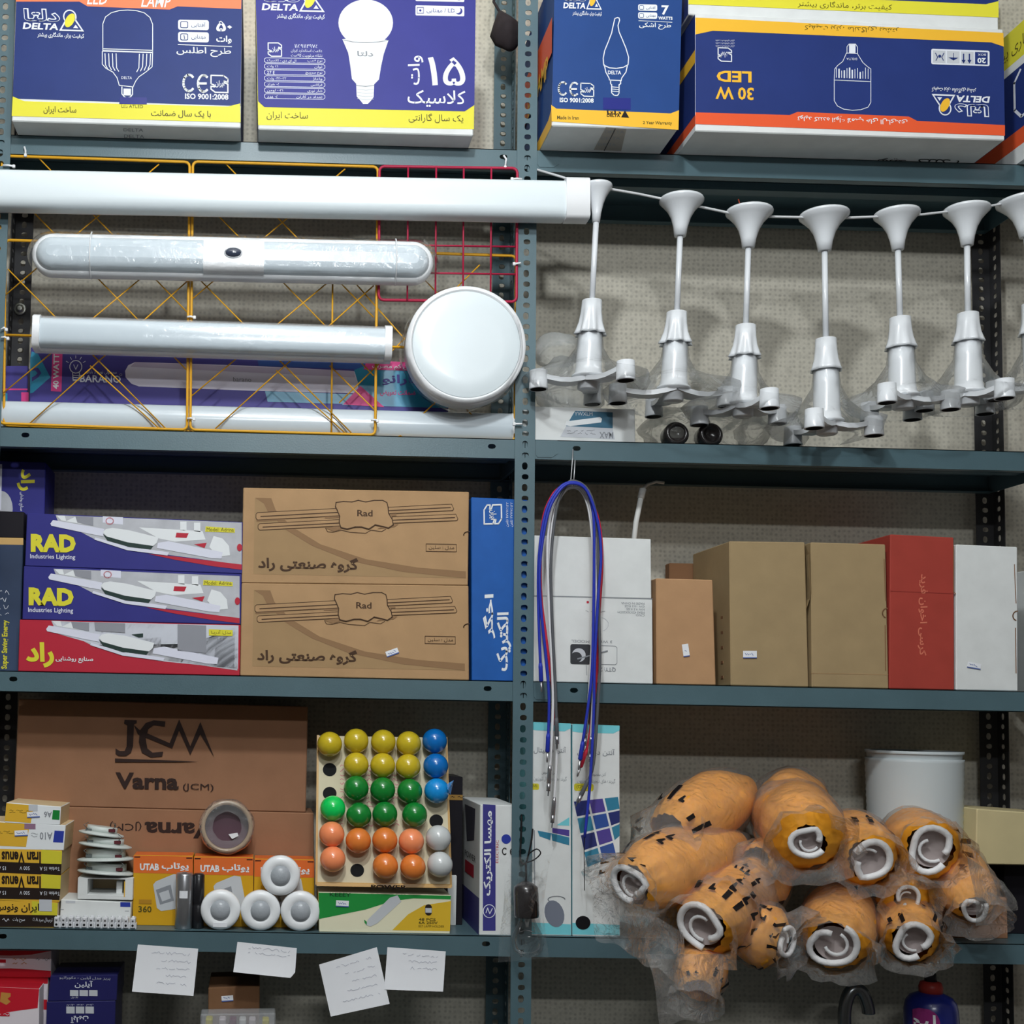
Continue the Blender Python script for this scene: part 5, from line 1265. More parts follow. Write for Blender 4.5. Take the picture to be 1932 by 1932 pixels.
mb.text(F, 'A10', 75, 1570, 99, 1584, GREYP, 2, rot=180, bold=0.02); mb.rect(F, 46, 1554, 67, 1564, M('mauve tape', (150, 116, 140), 0.4), 2); mb.scribble(F, 59, 1570, 72, 1580, GREYP, 2, 2, 0.7, seed=9); mb.scribble(F, -6, 1567, 26, 1573, OLIVE, 2, 2, 0.7)
o = tag(mb.build('small_box'), 'white and mustard box with a blue square, fourth up the small stack', 'box', 'small boxes stacked at the left end of the fourth shelf'); sticker(o, F, 40, 1572, 25, 11, -3, 11)
mb, qz = small((12, 1514), (115, 1522), (113, 1557), (9, 1550), q0[1].z+0.0006, CARDB, WHITE)
mb.poly(F, [(12, 1515), (64, 1520), (58, 1553), (9, 1549)], MUST, 1); mb.poly(F, [(100, 1528), (113, 1529), (112, 1547), (98, 1546)], GRN, 1)
mb.text(F, 'A6', 83, 1531, 98, 1542, GREYP, 2, rot=180, bold=0.02); mb.rect(F, 54, 1518, 71, 1530, LGREY, 2); mb.scribble(F, 18, 1527, 50, 1534, OLIVE, 2, 2, 0.7)
o = tag(mb.build('small_box'), 'white and mustard box with a green square, top of the small stack', 'box', 'small boxes stacked at the left end of the fourth shelf'); sticker(o, F, 63, 1537, 24, 11, -3, 12)

# ------------------------------------------------------------------ downlights on white boxes with a terminal strip
y = 0.03; F = Front(y); DLW = M('downlight white', (206, 214, 210), 0.35); CLIP = M('dark maroon clip', (92, 40, 46), 0.5); SPR = M('spring grey', (120, 128, 128), 0.4, 0.6)
mb = MB(); qw = quad((115, 1697), (248, 1703), (245, 1748), (112, 1745), y, Z4); mb.hexa(qw, 0.13, OFFW, 0.0012)
mb.rect(F, 227, 1702, 246, 1711, ULTRA, 1); mb.rect(F, 124, 1699, 142, 1704, LGREY, 1); mb.line(F, [(113, 1716), (120, 1716)], 1.2, GREYP, 1); mb.line(F, [(236, 1719), (243, 1719)], 1, GREYP, 1)
tag(mb.build('small_box'), 'plain white box with a small blue patch, under the downlight stack', 'box')
mb = MB(); q = quad((146, 1656), (250, 1661), (250, 1700), (146, 1696), y+0.004); zz = max(qw[0].z, qw[1].z)+0.0006; q[2].z = q[3].z = zz
# open-fronted box: floor, roof, sides, back
x0, x1, zt = q[3].x, q[2].x, q[0].z; yf, yb = y+0.004, y+0.094; th = 0.0025
mb.box(((x0+x1)/2, (yf+yb)/2, zz+0.005), (x1-x0, yb-yf, 0.010), OFFW, 0.0006); mb.box(((x0+x1)/2, (yf+yb)/2, zt-0.001), (x1-x0, yb-yf, 0.002), OFFW)
mb.box((x0+0.010, (yf+yb)/2, (zz+0.010+zt-0.002)/2), (0.020, yb-yf, zt-zz-0.0122), OFFW); mb.box((x1-0.008, (yf+yb)/2, (zz+0.010+zt-0.002)/2), (0.016, yb-yf, zt-zz-0.0122), OFFW)
mb.box(((x0+x1)/2, yb-0.002, (zz+zt)/2), (x1-x0, 0.002, zt-zz-0.002), CARDB); mb.box((x1-0.03, yf+0.03, zz+0.022), (0.012, 0.02, 0.024), OFFW)
mb.box((x1-0.017, yf-0.0003, (zz+zt)/2), (0.002, 0.0006, zt-zz-0.012), MUST)
tag(mb.build('small_box'), 'open fronted white box with a dark window, carrying the downlights', 'box')
def downlight(px, zb, rc, rf, hc, tilt, lab, seed):
    c = P(px, 1650, 0.075); c.z = zb; a = Vector((tilt, 0.06, 1)).normalized()
    t = thing('downlight', lab, 'downlight', c, 'recessed downlights stacked face down')
    mb = MB(); mb.lathe([(0, rf*0.96), (0.0015, rf), (0.004, rf*0.98), (0.007, rc*1.15), (0.007, rc*1.0)], c, a, DLW, 40); mb.build('flange', t)
    mb = MB(); mb.lathe([(0.006, rc), (0.006+hc, rc*0.985), (0.006+hc, rc*0.94)], c, a, DLW, 40); mb.build('can', t)
    for s in (-0.8, 0.75):
        an = -PI/2+s; d = Vector((math.cos(an), math.sin(an), 0))
        mb = MB(); b = c+a*(0.012)+d*(rc+0.002); mb.box(b, (0.014, 0.006, 0.007), CLIP if s > 0 else SPR, 0.001); mb.tube([b, b+d*0.014+Vector((0, 0, 0.012)), b+d*0.002+Vector((0, 0, 0.016))], 0.0009, SPR, 5); mb.build('spring_clip', t)
    return 0.006+hc
z = zt+0.0012+0.0036
hgt = downlight(200, z, 0.042, 0.060, 0.016, 0.06, 'lowest downlight of the stack, resting on the open white box', 1); z += hgt+0.0045
hgt = downlight(199, z, 0.041, 0.060, 0.019, -0.03, 'second downlight up, with the widest rim showing', 2); z += hgt+0.0035
hgt = downlight(197, z, 0.038, 0.056, 0.013, 0.09, 'third downlight up, tilted to the right', 3); z += hgt+0.0045
downlight(189, z, 0.032, 0.048, 0.012, 0.12, 'topmost downlight of the stack, smallest rim', 4)
# terminal strip
y = 0.008; TS = M('terminal plastic', (214, 216, 220), 0.35, sss=0)
p0 = P(100, 1748, y); p1 = P(257, 1748, y); w = p1.x-p0.x
t = thing('terminal_block', 'white screw terminal strip lying at the shelf edge', 'terminal block', ((p0.x+p1.x)/2, y, Z4))
mb = MB(); n = 12; st = w/n
mb.box(((p0.x+p1.x)/2, y+0.010, Z4+0.006), (w, 0.016, 0.0115), TS, 0.0008)
for i in range(n):
    cx = p0.x+st*(i+0.5); mb.box((cx, y+0.008, Z4+0.0125), (st*0.72, 0.022, 0.021), TS, 0.0015)
    mb.lathe([(0, 0.0028), (0.003, 0.0028), (0.003, 0.002), (0.0005, 0.0018)], (cx, y+0.006, Z4+0.022), (0, -0.2, 1), TS, 12)
mb.build('body', t)
for i in range(n):
    cx = p0.x+st*(i+0.5); mb = MB(); mb.lathe([(0, 0.0021), (0.0012, 0.0021), (0.0014, 0.001)], (cx, y-0.003, Z4+0.0175), (0, -1, 0), CHR, 10)
    mb.lathe([(0, 0.0024), (0.0006, 0.0024)], (cx, y-0.003, Z4+0.008), (0, -1, 0), HOLE, 10); mb.build('terminal_screw', t)

# ------------------------------------------------------------------ three orange topped boxes
ORT = M('orange band print', (226, 112, 52), 0.45); GOLDP = M('golden print', (212, 162, 34), 0.45); PICT = M('pale lamp picture', (198, 202, 206), 0.4)
y = 0.055; F = Front(y)
for i, (x0, x1, yt, lab) in enumerate(((252, 364, 1613, 'left of three orange topped golden boxes, its number in view'), (366, 478, 1616, 'middle of three orange topped golden boxes, behind the battery'), (480, 593, 1620, 'right of three orange topped golden boxes, behind the sensors'))):
    mb = MB(); q = quad((x0, yt), (x1, yt+2), (x1, 1742), (x0-2, 1740), y, Z4); mb.hexa(q, 0.062, GOLDP, 0.001, top=ORT, side=GOLDP)
    mb.poly(F, [(x0, yt+1), (x1, yt+3), (x1, yt+36), (x0, yt+34)], ORT, 1); mb.line(F, [(x0+2, yt+4), (x0+12, yt+4)], 2, INKB, 2); mb.line(F, [(x1-12, yt+6), (x1-2, yt+6)], 2, INKB, 2)
    mb.text(F, 'UTAB', x0+12, yt+16, x0+48, yt+29, WHITE, 3, bold=0.04, sl=0.01); mb.text(F, 'یوتاب', x0+53, yt+14, x0+104, yt+30, WHITE, 3, bold=0.03, sl=0.01)
    b = (x0+35, yt+52)
    pts = [(x0+37, yt+56), (x0+42, yt+50), (x0+76, yt+36), (x0+88, yt+38), (x0+98, yt+90), (x0+92, yt+100), (x0+52, yt+106), (x0+44, yt+100)]
    mb.poly(F, pts, PICT, 2); mb.poly(F, [(x0+42, yt+66), (x0+70, yt+56), (x0+76, yt+86), (x0+50, yt+94)], GREYP, 3); mb.poly(F, [(x0+48, yt+72), (x0+66, yt+66), (x0+70, yt+82), (x0+54, yt+88)], PICT, 4)
    mb.text(F, '360', x0+9, yt+96, x0+34, yt+108, OLIVE, 3, bold=0.02); mb.rect(F, x0+10, yt+84, x0+34, yt+92, M('ochre print', (180, 132, 40), 0.5), 3)
    tag(mb.build('lamp_box'), lab, 'box', 'orange topped golden boxes')
# battery pair
SILV = M('brushed silver sleeve', (176, 178, 182), 0.3, 0.85, bump=0.1, bscale=80); BLKP = M('black sleeve', (26, 26, 30), 0.35, coat=0.3)
c = P(346, 1748, 0.028); c.z = Z4; hh = P(346, 1647, 0.028).z-Z4
mb = MB(); mb.lathe([(0, 0.0165), (0.002, 0.0178), (hh-0.003, 0.0178), (hh, 0.016), (hh, 0.006), (hh+0.002, 0.005)], c, (0, 0, 1), SILV, 28)
cyl = mb.build('battery'); tag(cyl, 'silver cylindrical battery standing in front of the golden boxes', 'battery')
mb = MB()
pts = [(c.x+0.0181*math.sin(a), c.y-0.0181*math.cos(a)) for a in [-0.5+i*0.12 for i in range(9)]]; zs = (P(346, 1695, 0.01).z, P(346, 1681, 0.01).z)
mb.add([Vector((a, b, zs[0]-Z4)) - Vector((c.x, c.y, 0)) for a, b in pts]+[Vector((a, b, zs[1]-Z4))-Vector((c.x, c.y, 0)) for a, b in pts], [(i, i+1, 10+i, 9+i) for i in range(8)], STICK, True)
o = mb.build('price_sticker', cyl, local=True); o.location = Vector((c.x, c.y, Z4))-Vector(cyl.location)
c = P(373, 1748, 0.033); c.z = Z4
mb = MB(); mb.lathe([(0, 0.0105), (0.002, 0.0122), (hh*0.4, 0.0122), (hh*0.42, 0.011), (hh*0.46, 0.011), (hh*0.48, 0.0122), (hh-0.004, 0.0118), (hh-0.001, 0.009)], c, (0, 0, 1), BLKP, 24)
tag(mb.build('black_torch'), 'slim black cylinder standing beside the silver battery', 'torch')
# motion sensors
SENW = M('sensor white', (242, 245, 247), 0.3); DOME = M('sensor lens', (168, 174, 180), 0.3, bump=0.25, bscale=260)
def sensor(loc, i):
    t = thing('motion_sensor', ('white round ceiling sensor at the left of the bottom row', 'white round ceiling sensor in the middle of the bottom row', 'white round ceiling sensor at the right of the bottom row', 'white round ceiling sensor balanced on top of the other three')[i], 'sensor', loc, 'round white sensors piled on the fourth shelf')
    mb = MB(); mb.lathe([(0.020, 0.030), (0.010, 0.0405), (0, 0.0405), (-0.004, 0.039), (-0.007, 0.034), (-0.0085, 0.0225), (-0.006, 0.0205)], (0, 0, 0), (0, 1, 0), SENW, 44); mb.build('housing', t, local=True)
    mb = MB(); mb.lathe([(-0.006, 0.0205), (-0.009, 0.0195), (-0.013, 0.015), (-0.0155, 0.008), (-0.0162, 0.0001)], (0, 0, 0), (0, 1, 0), DOME, 32, cap=False); mb.build('lens', t, local=True)
    return t
Rs = 0.0408; cs = []
for i, px in enumerate((416, 488, 559)):
    c = P(px, 1711, 0.016); c.z = Z4+Rs; 
    if cs: c.x = max(c.x, cs[-1].x+2*Rs)
    cs.append(c)
tops = (cs[1]+cs[2])/2+Vector((-0.0015, 0, math.sqrt((2*Rs)**2-((cs[2]-cs[1]).length/2)**2)+0.0004))
for i, c in enumerate(cs+[tops]):
    t = sensor(c, i)
    if i == 0:
        mb = MB(); mb.box((0, -0.0086, -0.029), (0.028, 0.0006, 0.009), STICK); mb.build('price_sticker', t, local=True)
# tape roll leaning on the boxes
c = P(428, 1561, 0.085); R = 0.0585
zb = P(366, 1616, 0.055).z; c.z = zb+R+0.0015
TAPEB = M('brown parcel tape', (172, 146, 116), 0.25, coat=0.4); 
t = thing('tape_roll', 'brown tape roll in clear film standing on the golden boxes', 'tape roll', c-Vector((0, 0, R)))
mb = MB(); mb.lathe([(-0.02, 0.046), (-0.02, R*0.92), (0.02, R*0.92), (0.02, 0.046), (-0.02, 0.046)], c, (0.05, -1, 0.1), TAPEB, 44, cap=False); mb.build('roll', t)
mb = MB(); mb.lathe([(0.021, 0.030), (0.0215, 0.044), (0.0205, R*0.97), (0.01, R*1.0), (-0.01, R*1.0)], c, (0.05, -1, 0.1), film('roll film', opac=0.10, wr=40), 36, cap=False, wob=lambda j, a: 0.02*math.sin(7*a+j)); mb.build('film', t)
mb = MB(); mb.lathe([(-0.015, 0.0455), (-0.0145, 0.0001)], c, (0.05, -1, 0.1), M('dark plum card', (92, 66, 78), 0.3, coat=0.4), 32, cap=False); mb.build('core_disc', t)
F = Front(c.y-0.0); mb = MB(); Fy = Front(c.y+0.006); mb.poly(Fy, [(431, 1574), (448, 1571), (450, 1577), (438, 1583)], STICK, 1); mb.build('price_sticker', t)

# ------------------------------------------------------------------ tray of coloured lamps
y = 0.012; F = Front(y)
mb = MB(); q = quad((601, 1683), (851, 1689), (849, 1757), (602, 1753), y, Z4)
GR2 = M('leaf green print', (40, 146, 66), 0.4); CRM = M('cream print', (232, 228, 198), 0.45); AMB = M('golden yellow print', (222, 182, 52), 0.45)
mb.hexa(q, 0.09, CRM, 0.0012, side=M('pale yellow card', (224, 214, 150), 0.5))
mb.poly(F, [(601, 1684), (851, 1690), (850, 1697), (780, 1695), (740, 1700), (690, 1716), (602, 1734)], GR2, 1)
mb.poly(F, [(849, 1757), (740, 1755), (770, 1725), (800, 1708), (851, 1700)], AMB, 1)
mb.poly(F, [(690, 1745), (694, 1735), (735, 1694), (750, 1689), (757, 1701), (712, 1742), (699, 1748)], PICT, 2); mb.poly(F, [(687, 1735), (692, 1739), (692, 1745), (688, 1741)], GR2, 3)
mb.text(F, 'KEEEY', 622, 1684, 662, 1691, M('dark green ink', (24, 70, 40), 0.5), 3, bold=0.01); mb.text(F, '48 PCS', 790, 1732, 822, 1737, OLIVE, 3, bold=0.02); mb.text(F, '6A 250V', 790, 1738, 826, 1743, OLIVE, 3, bold=0.02); mb.text(F, 'E27 LAMP HOLDER', 790, 1745, 838, 1749, OLIVE, 3)
mb.rect(F, 802, 1706, 815, 1727, INKB, 3, r=6); mb.rect(F, 802.5, 1713, 814.5, 1722, PICT, 4)
o = tag(mb.build('bulb_box'), 'green, cream and yellow box under the tray of coloured bulbs', 'box'); sticker(o, F, 646, 1705, 24, 12, 3, 21)
zk = max(q[0].z, q[1].z)
mb = MB(); qq = quad((843, 1652), (862, 1652), (860, 1745), (850, 1745), 0.112, Z4); mb.hexa(qq, 0.03, OFFW, 0.001); tag(mb.build('thin_carton'), 'thin white carton standing behind the green and yellow box', 'box')
# tilted tray face
bl = P(597, 1670, 0.006); bl.z = zk+0.006; tl = P(600, 1392, 0.078)
nrm = Vector((0, bl.z-tl.z, -(bl.y-tl.y))).normalized()
if nrm.y > 0: nrm = -nrm
G = Plane(bl, nrm); TRAYM = M('pale tray card', (216, 206, 176), 0.5, var=0.05, vscale=20); GLD = M('golden tray edge', (206, 160, 84), 0.35)
TR = thing('bulb_tray', 'tilted card display tray with holes holding rows of coloured bulbs', 'tray', (P(725, 1670, 0.01).x, 0.03, zk+0.001))
c4 = [G(600, 1388), G(842, 1392), G(851, 1672), G(597, 1668)]
mb = MB(); mb.hexa(c4, -nrm*0.0015, TRAYM, 0); 
for a, b in ((0, 3), (1, 2)):
    mb.add([c4[a], c4[b], c4[b]-nrm*0.03, c4[a]-nrm*0.03], [(0, 1, 2, 3)], GLD)
mb.line(G, [(600, 1388), (597, 1668)], 4, GLD, 1); mb.line(G, [(842, 1392), (851, 1672)], 4, GLD, 1)
rd = random.Random(5)
for k in range(3):
    x = 645+k*49; mb.scribble(G, x-3, 1440, x+6, 1560, M('pink tray print', (210, 130, 140), 0.5), 1, 14, 1.2, seed=k)
mb.build('front_panel', TR)
mb = MB(); mb.hexa([c4[3]+Vector((0, -0.004, 0.004)), c4[2]+Vector((0, -0.004, 0.004)), c4[2]+Vector((0, -0.006, -0.0035)), c4[3]+Vector((0, -0.006, -0.0035))], 0.01, GLD, 0.0005)
mb.text(Front(0.0), 'POWER', 700, 1669, 768, 1676, INKB, 3, bold=0.03)
mb.build('bottom_flap', TR)
for hx_, hy in ((622, 1452), (622, 1497), (823, 1549), (674, 1642)):
    mb = MB(); mb.oval(G, hx_, hy, 13, 12.5, HOLE, 2, 24); mb.build('hole', TR)
COLS = {'y': ('yellow', (206, 182, 40)), 'b': ('blue', (14, 110, 190)), 'g': ('green', (22, 130, 50)), 'l': ('bright green', (20, 214, 96)), 'o': ('coral orange', (255, 150, 100)), 'a': ('amber orange', (232, 130, 56)), 'w': ('white', (206, 210, 210)), 's': ('sky blue', (24, 146, 222))}
def bulbmat(k): return M('lamp '+COLS[k][0], COLS[k][1], 0.22, coat=0.5)
BRASS = M('lamp cap metal', (190, 190, 186), 0.3, 0.9)
rb = (P(724, 1500, 0).x-P(700, 1500, 0).x)*1.0
protos = {}
rows = [(1, [('y', 622, 1404), ('y', 672, 1398), ('y', 723, 1400), ('y', 771, 1403), ('b', 820, 1398)]),
        (2, [('y', 672, 1443), ('y', 722, 1444), ('y', 770, 1446), ('b', 822, 1445)]),
        (3, [('g', 672, 1487), ('g', 722, 1490), ('g', 773, 1493), ('s', 824, 1492)]),
        (4, [('l', 628, 1525), ('g', 677, 1538), ('g', 726, 1536), ('g', 782, 1537)]),
        (5, [('o', 626, 1574), ('a', 676, 1586), ('a', 726, 1585), ('o', 776, 1587), ('w', 827, 1581)]),
        (6, [('o', 628, 1621), ('a', 727, 1634), ('a', 779, 1636), ('w', 830, 1631)])]
ORD = ('first', 'second', 'third', 'fourth', 'fifth')
ROWN = ('top', 'second', 'third', 'fourth', 'fifth', 'bottom')
for rn, items in rows:
    for i, (k, px, py) in enumerate(items):
        c = PN(px, py, bl+nrm*0.026, nrm)
        # position words among the row's own bulbs
        lab = '%s round bulb, %s from the left in the %s row of the tray' % (COLS[k][0], ORD[i], ROWN[rn-1])
        if k not in protos:
            t = thing('coloured_bulb', lab, 'bulb', c, 'coloured bulbs in the display tray')
            mb = MB(); mb.sphere((0, 0, 0), rb, bulbmat(k), 32, 20); mb.build('globe', t, local=True)
            mb = MB(); mb.lathe([(rb*0.86, rb*0.5), (rb*1.15, rb*0.46), (rb*1.6, rb*0.46), (rb*1.75, rb*0.2)], (0, 0, 0), -nrm, BRASS, 20); mb.build('cap', t, local=True)
            protos[k] = t
        else:
            t = copy_tree(protos[k], c); t['label'] = lab
FILMC = film('blue wrapper film', (60, 140, 210), opac=0.7, rough=0.2)
mb = MB(); mb.add([P(842, 1480, 0.0), P(856, 1472, 0.0), P(850, 1500, 0.002), P(845, 1490, -0.004)], [(0, 1, 3), (1, 2, 3)], FILMC); tag(mb.build('film_scrap'), 'small torn corner of blue wrapper sticking out by the lowest blue bulb', 'wrapper')

# dark box with a gold stripe and the white and violet box
mb = MB(); y = 0.12; F = Front(y); q = quad((838, 1464), (873, 1466), (872, 1745), (838, 1745), y, Z4); mb.hexa(q, 0.12, GBLK, 0.001)
mb.rect(F, 838, 1499, 873, 1509, M('old gold stripe', (158, 122, 62), 0.4), 1); mb.scribble(F, 851, 1501, 864, 1506, INKB, 2)
tag(mb.build('dark_box'), 'black box with a gold stripe behind the bulb tray', 'box')
y = 0.0; F = Front(y); mb = MB(); q = quad((906, 1518), (976, 1520), (974, 1756), (904, 1754), y+0.006, Z4)
mb.hexa(q, 0.22, OFFW, 0.0012); x0 = q[3].x; F = Front(y+0.006); VIO = M('indigo band print', (64, 62, 134), 0.45)
mb.poly(F, [(911, 1517), (935, 1519), (935, 1756), (911, 1756)], VIO, 1)
mb.text(F, 'مهسا الکتریک', 915, 1530, 932, 1690, WHITE, 2, rot=90, bold=0.03); mb.oval(F, 923, 1719, 12, 13, LOGOS, 2); mb.oval(F, 923, 1719, 10.5, 11.5, VIO, 3); mb.line(F, [(917, 1722), (920, 1713), (924, 1724), (929, 1714)], 1.6, LOGOS, 4)
mb.text(F, 'ELECTRIC', 936, 1585, 941, 1628, REDC, 2, rot=90); mb.oval(F, 955, 1583, 9, 9, ULTRA, 2); ce_mark(mb, F, 948, 1600, 22, 12, BLACK)
class SD:
    def __call__(s, u, v, L=0): return Vector((x0-0.0003*(L+1), 0.006+0.22*(1-u), Z4+(q[0].z-Z4)*(1-v)))
S = SD(); mb.poly(S, [(0, 0.72), (1, 0.72), (1, 1), (0, 1)], VIO, 1); mb.poly(S, [(0.15, 0.05), (0.75, 0.05), (0.7, 0.3), (0.3, 0.34)], M('smoky photo print', (70, 70, 84), 0.4), 1); mb.rect(S, 0.2, 0.5, 0.7, 0.6, REDC, 1, sl=0); mb.text(S, 'POWER', 0.2, 0.42, 0.8, 0.47, INKB, 2, sl=0)
tag(mb.build('electric_carton'), 'white carton with an indigo vertical band of white lettering, left of the middle post', 'carton')

# ------------------------------------------------------------------ fourth shelf, right bay
AQ = M('aqua print', (120, 206, 216), 0.4); MOS = [M('mosaic '+n, c_, 0.35) for n, c_ in (('navy', (44, 52, 112)), ('violet', (84, 70, 150)), ('teal', (56, 130, 160)), ('blue', (52, 84, 156)))]
def antenna(x0, x1, yt, yb, lab, first):
    y = 0.012; F = Front(y); mb = MB(); q = quad((x0, yt), (x1, yt+3), (x1+1, yb+2), (x0, yb), y, Z4); mb.hexa(q, 0.13, OFFW, 0.0012, side=AQ, top=AQ)
    w = x1-x0
    mb.poly(F, [(x0, yt), (x1, yt+3), (x1, yt+12), (x1-12, yt+18), (x0+12, yt+16), (x0, yt+14)], AQ, 1); mb.poly(F, [(x0, yb-22), (x1, yb-18), (x1, yb+2), (x0, yb)], AQ, 1)
    mb.text(F, 'آنتن دیجیتال', x1-80 if not first else x1-70, yt+46, x1-9, yt+60, GREYP, 2, bold=0.01); mb.text(F, 'آنتن مخصوص', x1-55, yt+91, x1-26, yt+99, GREYP, 2); mb.text(F, 'گیرنده های دیجیتال تلویزیون', x1-80 if not first else x1-70, yt+102, x1-8, yt+112, GREYP, 2)
    if not first:
        mb.rect(F, x0+3, yt+112, x0+40, yt+126, LEMG, 1, r=4); mb.text(F, '(DVB)', x0+8, yt+115, x0+30, yt+123, OLIVE, 2)
        rd = random.Random(2)
        for r in range(4):
            for c_ in range(3):
                f = lambda u, v: (x0+1+u*(w-2)/3.0+v*12*0.55, yt+145+v*32-(u*3)+(v*u*-2.2))
                a = f(c_+0.05, r+0.05); b = f(c_+0.92, r+0.05); c2 = f(c_+0.92, r+0.92); d = f(c_+0.05, r+0.92)
                cl = lambda p: (min(max(p[0], x0), x1), p[1])
                if r == 3 and c_ == 2: continue
                mb.poly(F, [cl(a), cl(b), cl(c2), cl(d)], MOS[(r*2+c_) % 4], 1)
        mb.oval(F, x0+20, yb-22, 14, 13, BLACK, 3)
    else:
        mb.rect(F, x0, yt+116, x0+17, yt+128, LEMG, 1, r=3); mb.text(F, '(DVB)', x0+2, yt+118, x0+14, yt+125, OLIVE, 2)
        mb.poly(F, [(x0+14, yt+205), (x0+40, yt+210), (x0+38, yt+223), (x0+18, yt+216)], MOS[2], 1); mb.poly(F, [(x0+40, yt+210), (x1-3, yt+218), (x1-3, yt+233), (x0+42, yt+224)], MOS[2], 1); mb.poly(F, [(x0+42, yt+200), (x1-3, yt+204), (x1-3, yt+216), (x0+42, yt+209)], MOS[1], 1); mb.poly(F, [(x0+50, yt+195), (x1-3, yt+180), (x1-3, yt+196)], AQ, 1)
        mb.line(F, [(x0+8, yt+205), (x0+9, yt+320)], 2, GREYP, 2); mb.oval(F, x0+46, yt+362, 18, 26, M('grey picture', (120, 126, 140), 0.4), 2, rot=-0.3); mb.arc(F, x0+50, yt+335, 16, 6, 150, 360, 1.6, GREYP, 2)
    return tag(mb.build('antenna_box'), lab, 'box', 'tall white antenna boxes')
antenna(1000, 1077, 1362, 1762, 'tall white box with a teal ribbon print, beside the middle post', True)
antenna(1080, 1169, 1366, 1763, 'tall white box with a mosaic of blue tiles printed across it', False)

# bulb in a clear pouch hanging on the post
pb = P(992, 1700, -0.045)
t = thing('bulb_pouch', 'clear zip pouch with a black lampholder and clear bulb, hung on the middle post', 'pouch', P(990, 1815, -0.045))
mb = MB(); W2 = film('zip pouch film', opac=0.02, wr=34, rough=0.06, refl=0.25, strength=0.9)
front = []; nx, nz = 7, 9
for j in range(nz):
    for i in range(nx):
        u = i/(nx-1); v = j/(nz-1); px = 946+u*86+(8 if v < 0.1 else 0)*(u-0.5)+6*math.sin(v*5+u*2); py = 1612+v*196+(1-u)*8
        e = math.sin(PI*u)*math.sin(PI*min(1, v*1.05)); front.append(P(px, py, -0.045-0.034*e-0.004*noise.noise(Vector((u*6, v*6, 2)))))
fs = [(j*nx+i, j*nx+i+1, (j+1)*nx+i+1, (j+1)*nx+i) for j in range(nz-1) for i in range(nx-1)]
mb.add(front, fs, W2, True); mb.add([v+Vector((0, 2*(-0.045-v.y)*0.7+0.002, 0)) for v in front], fs, W2, True); mb.build('film', t)
tag(t, None, None)
mb = MB(); a = P(992, 1668, -0.045); d = (P(994, 1732, -0.045)-a).normalized(); L = (P(994, 1730, -0.045)-a).length; HB = M('black bakelite', (24, 17, 18), 0.25, coat=0.3)
th = thing('lampholder_bulb', 'black lampholder with a clear bulb screwed in, inside the hanging pouch', 'bulb', P(992, 1815, -0.045))
mb.lathe([(-0.006, 0.006), (0.0, 0.017), (0.006, 0.0235), (0.02, 0.0245), (L-0.004, 0.0245), (L, 0.0235), (L, 0.018)], a, d, HB, 32); mb.build('lampholder', th)
mb = MB(); GLS = film('bulb glass', (245, 248, 250), opac=0.0, rough=0.02, wr=3, strength=0.05, refl=0.45)
e = a+d*L; mb.lathe([(-0.006, 0.0145), (0.004, 0.0155), (0.018, 0.021), (0.034, 0.0295), (0.050, 0.0325), (0.066, 0.0285), (0.076, 0.018), (0.081, 0.0001)], e, d, GLS, 32, cap=False); mb.build('glass', th)
mb = MB(); mb.lathe([(-0.004, 0.008), (0.012, 0.004), (0.02, 0.003)], e, d, film('stem glass', opac=0.3), 12)
mb.tube([e+d*0.02+Vector((-0.014, 0, 0)), e+d*0.03+Vector((-0.016, 0, 0)), e+d*0.028+Vector((0, 0.01, 0)), e+d*0.03+Vector((0.016, 0, 0)), e+d*0.02+Vector((0.014, 0, 0))], 0.0007, CHR, 5); mb.build('filament', th)
mb = MB(); BC = M('black string', (24, 22, 24), 0.7)
mb.tube(smooth([P(984, 1538, 0.002), P(984, 1545, -0.008), P(983, 1580, -0.010), P(982, 1622, -0.02), P(992, 1628, -0.04), P(1002, 1590, -0.04), P(1005, 1564, -0.03)]), 0.0018, BC, 6); mb.tube(smooth([P(992, 1628, -0.042), P(1008, 1622, -0.045), P(1020, 1610, -0.045), P(1012, 1602, -0.045), P(996, 1612, -0.044)]), 0.0014, BC, 6)
mb.tube([P(992, 1628, -0.042), P(993, 1650, -0.044), a], 0.0022, BC, 6)
tag(mb.build('string'), 'knotted black string tying the bulb pouch to the middle post', 'string')

# white ribbed bucket at the back
BK = M('translucent white plastic', (196, 204, 206), 0.4)
c = P(1726, 1590, 0.155); c.z = Z4+0.0016; r = (P(1808, 1500, 0.155).x-P(1642, 1500, 0.155).x)/2; hb = P(1726, 1416, 0.155).z-c.z
t = thing('bucket', 'white ribbed plastic bucket standing behind the orange bundles', 'bucket', c)
mb = MB(); prof = [(0, r*0.88), (0.004, r*0.9)]
n = 26
for k in range(n): f = k/n; prof += [(0.01+(hb-0.02)*f, r*(0.9+0.1*f)), (0.01+(hb-0.02)*(f+0.5/n), r*(0.915+0.1*f))]
mb.lathe(prof, c, (0, 0, 1), BK, 48); mb.build('body', t)
mb = MB(); mb.lathe([(hb-0.006, r*1.0), (hb, r*1.012), (hb, r*0.97), (hb-0.02, r*0.96)], c, (0, 0, 1), BK, 48, cap=False); mb.build('rim', t)
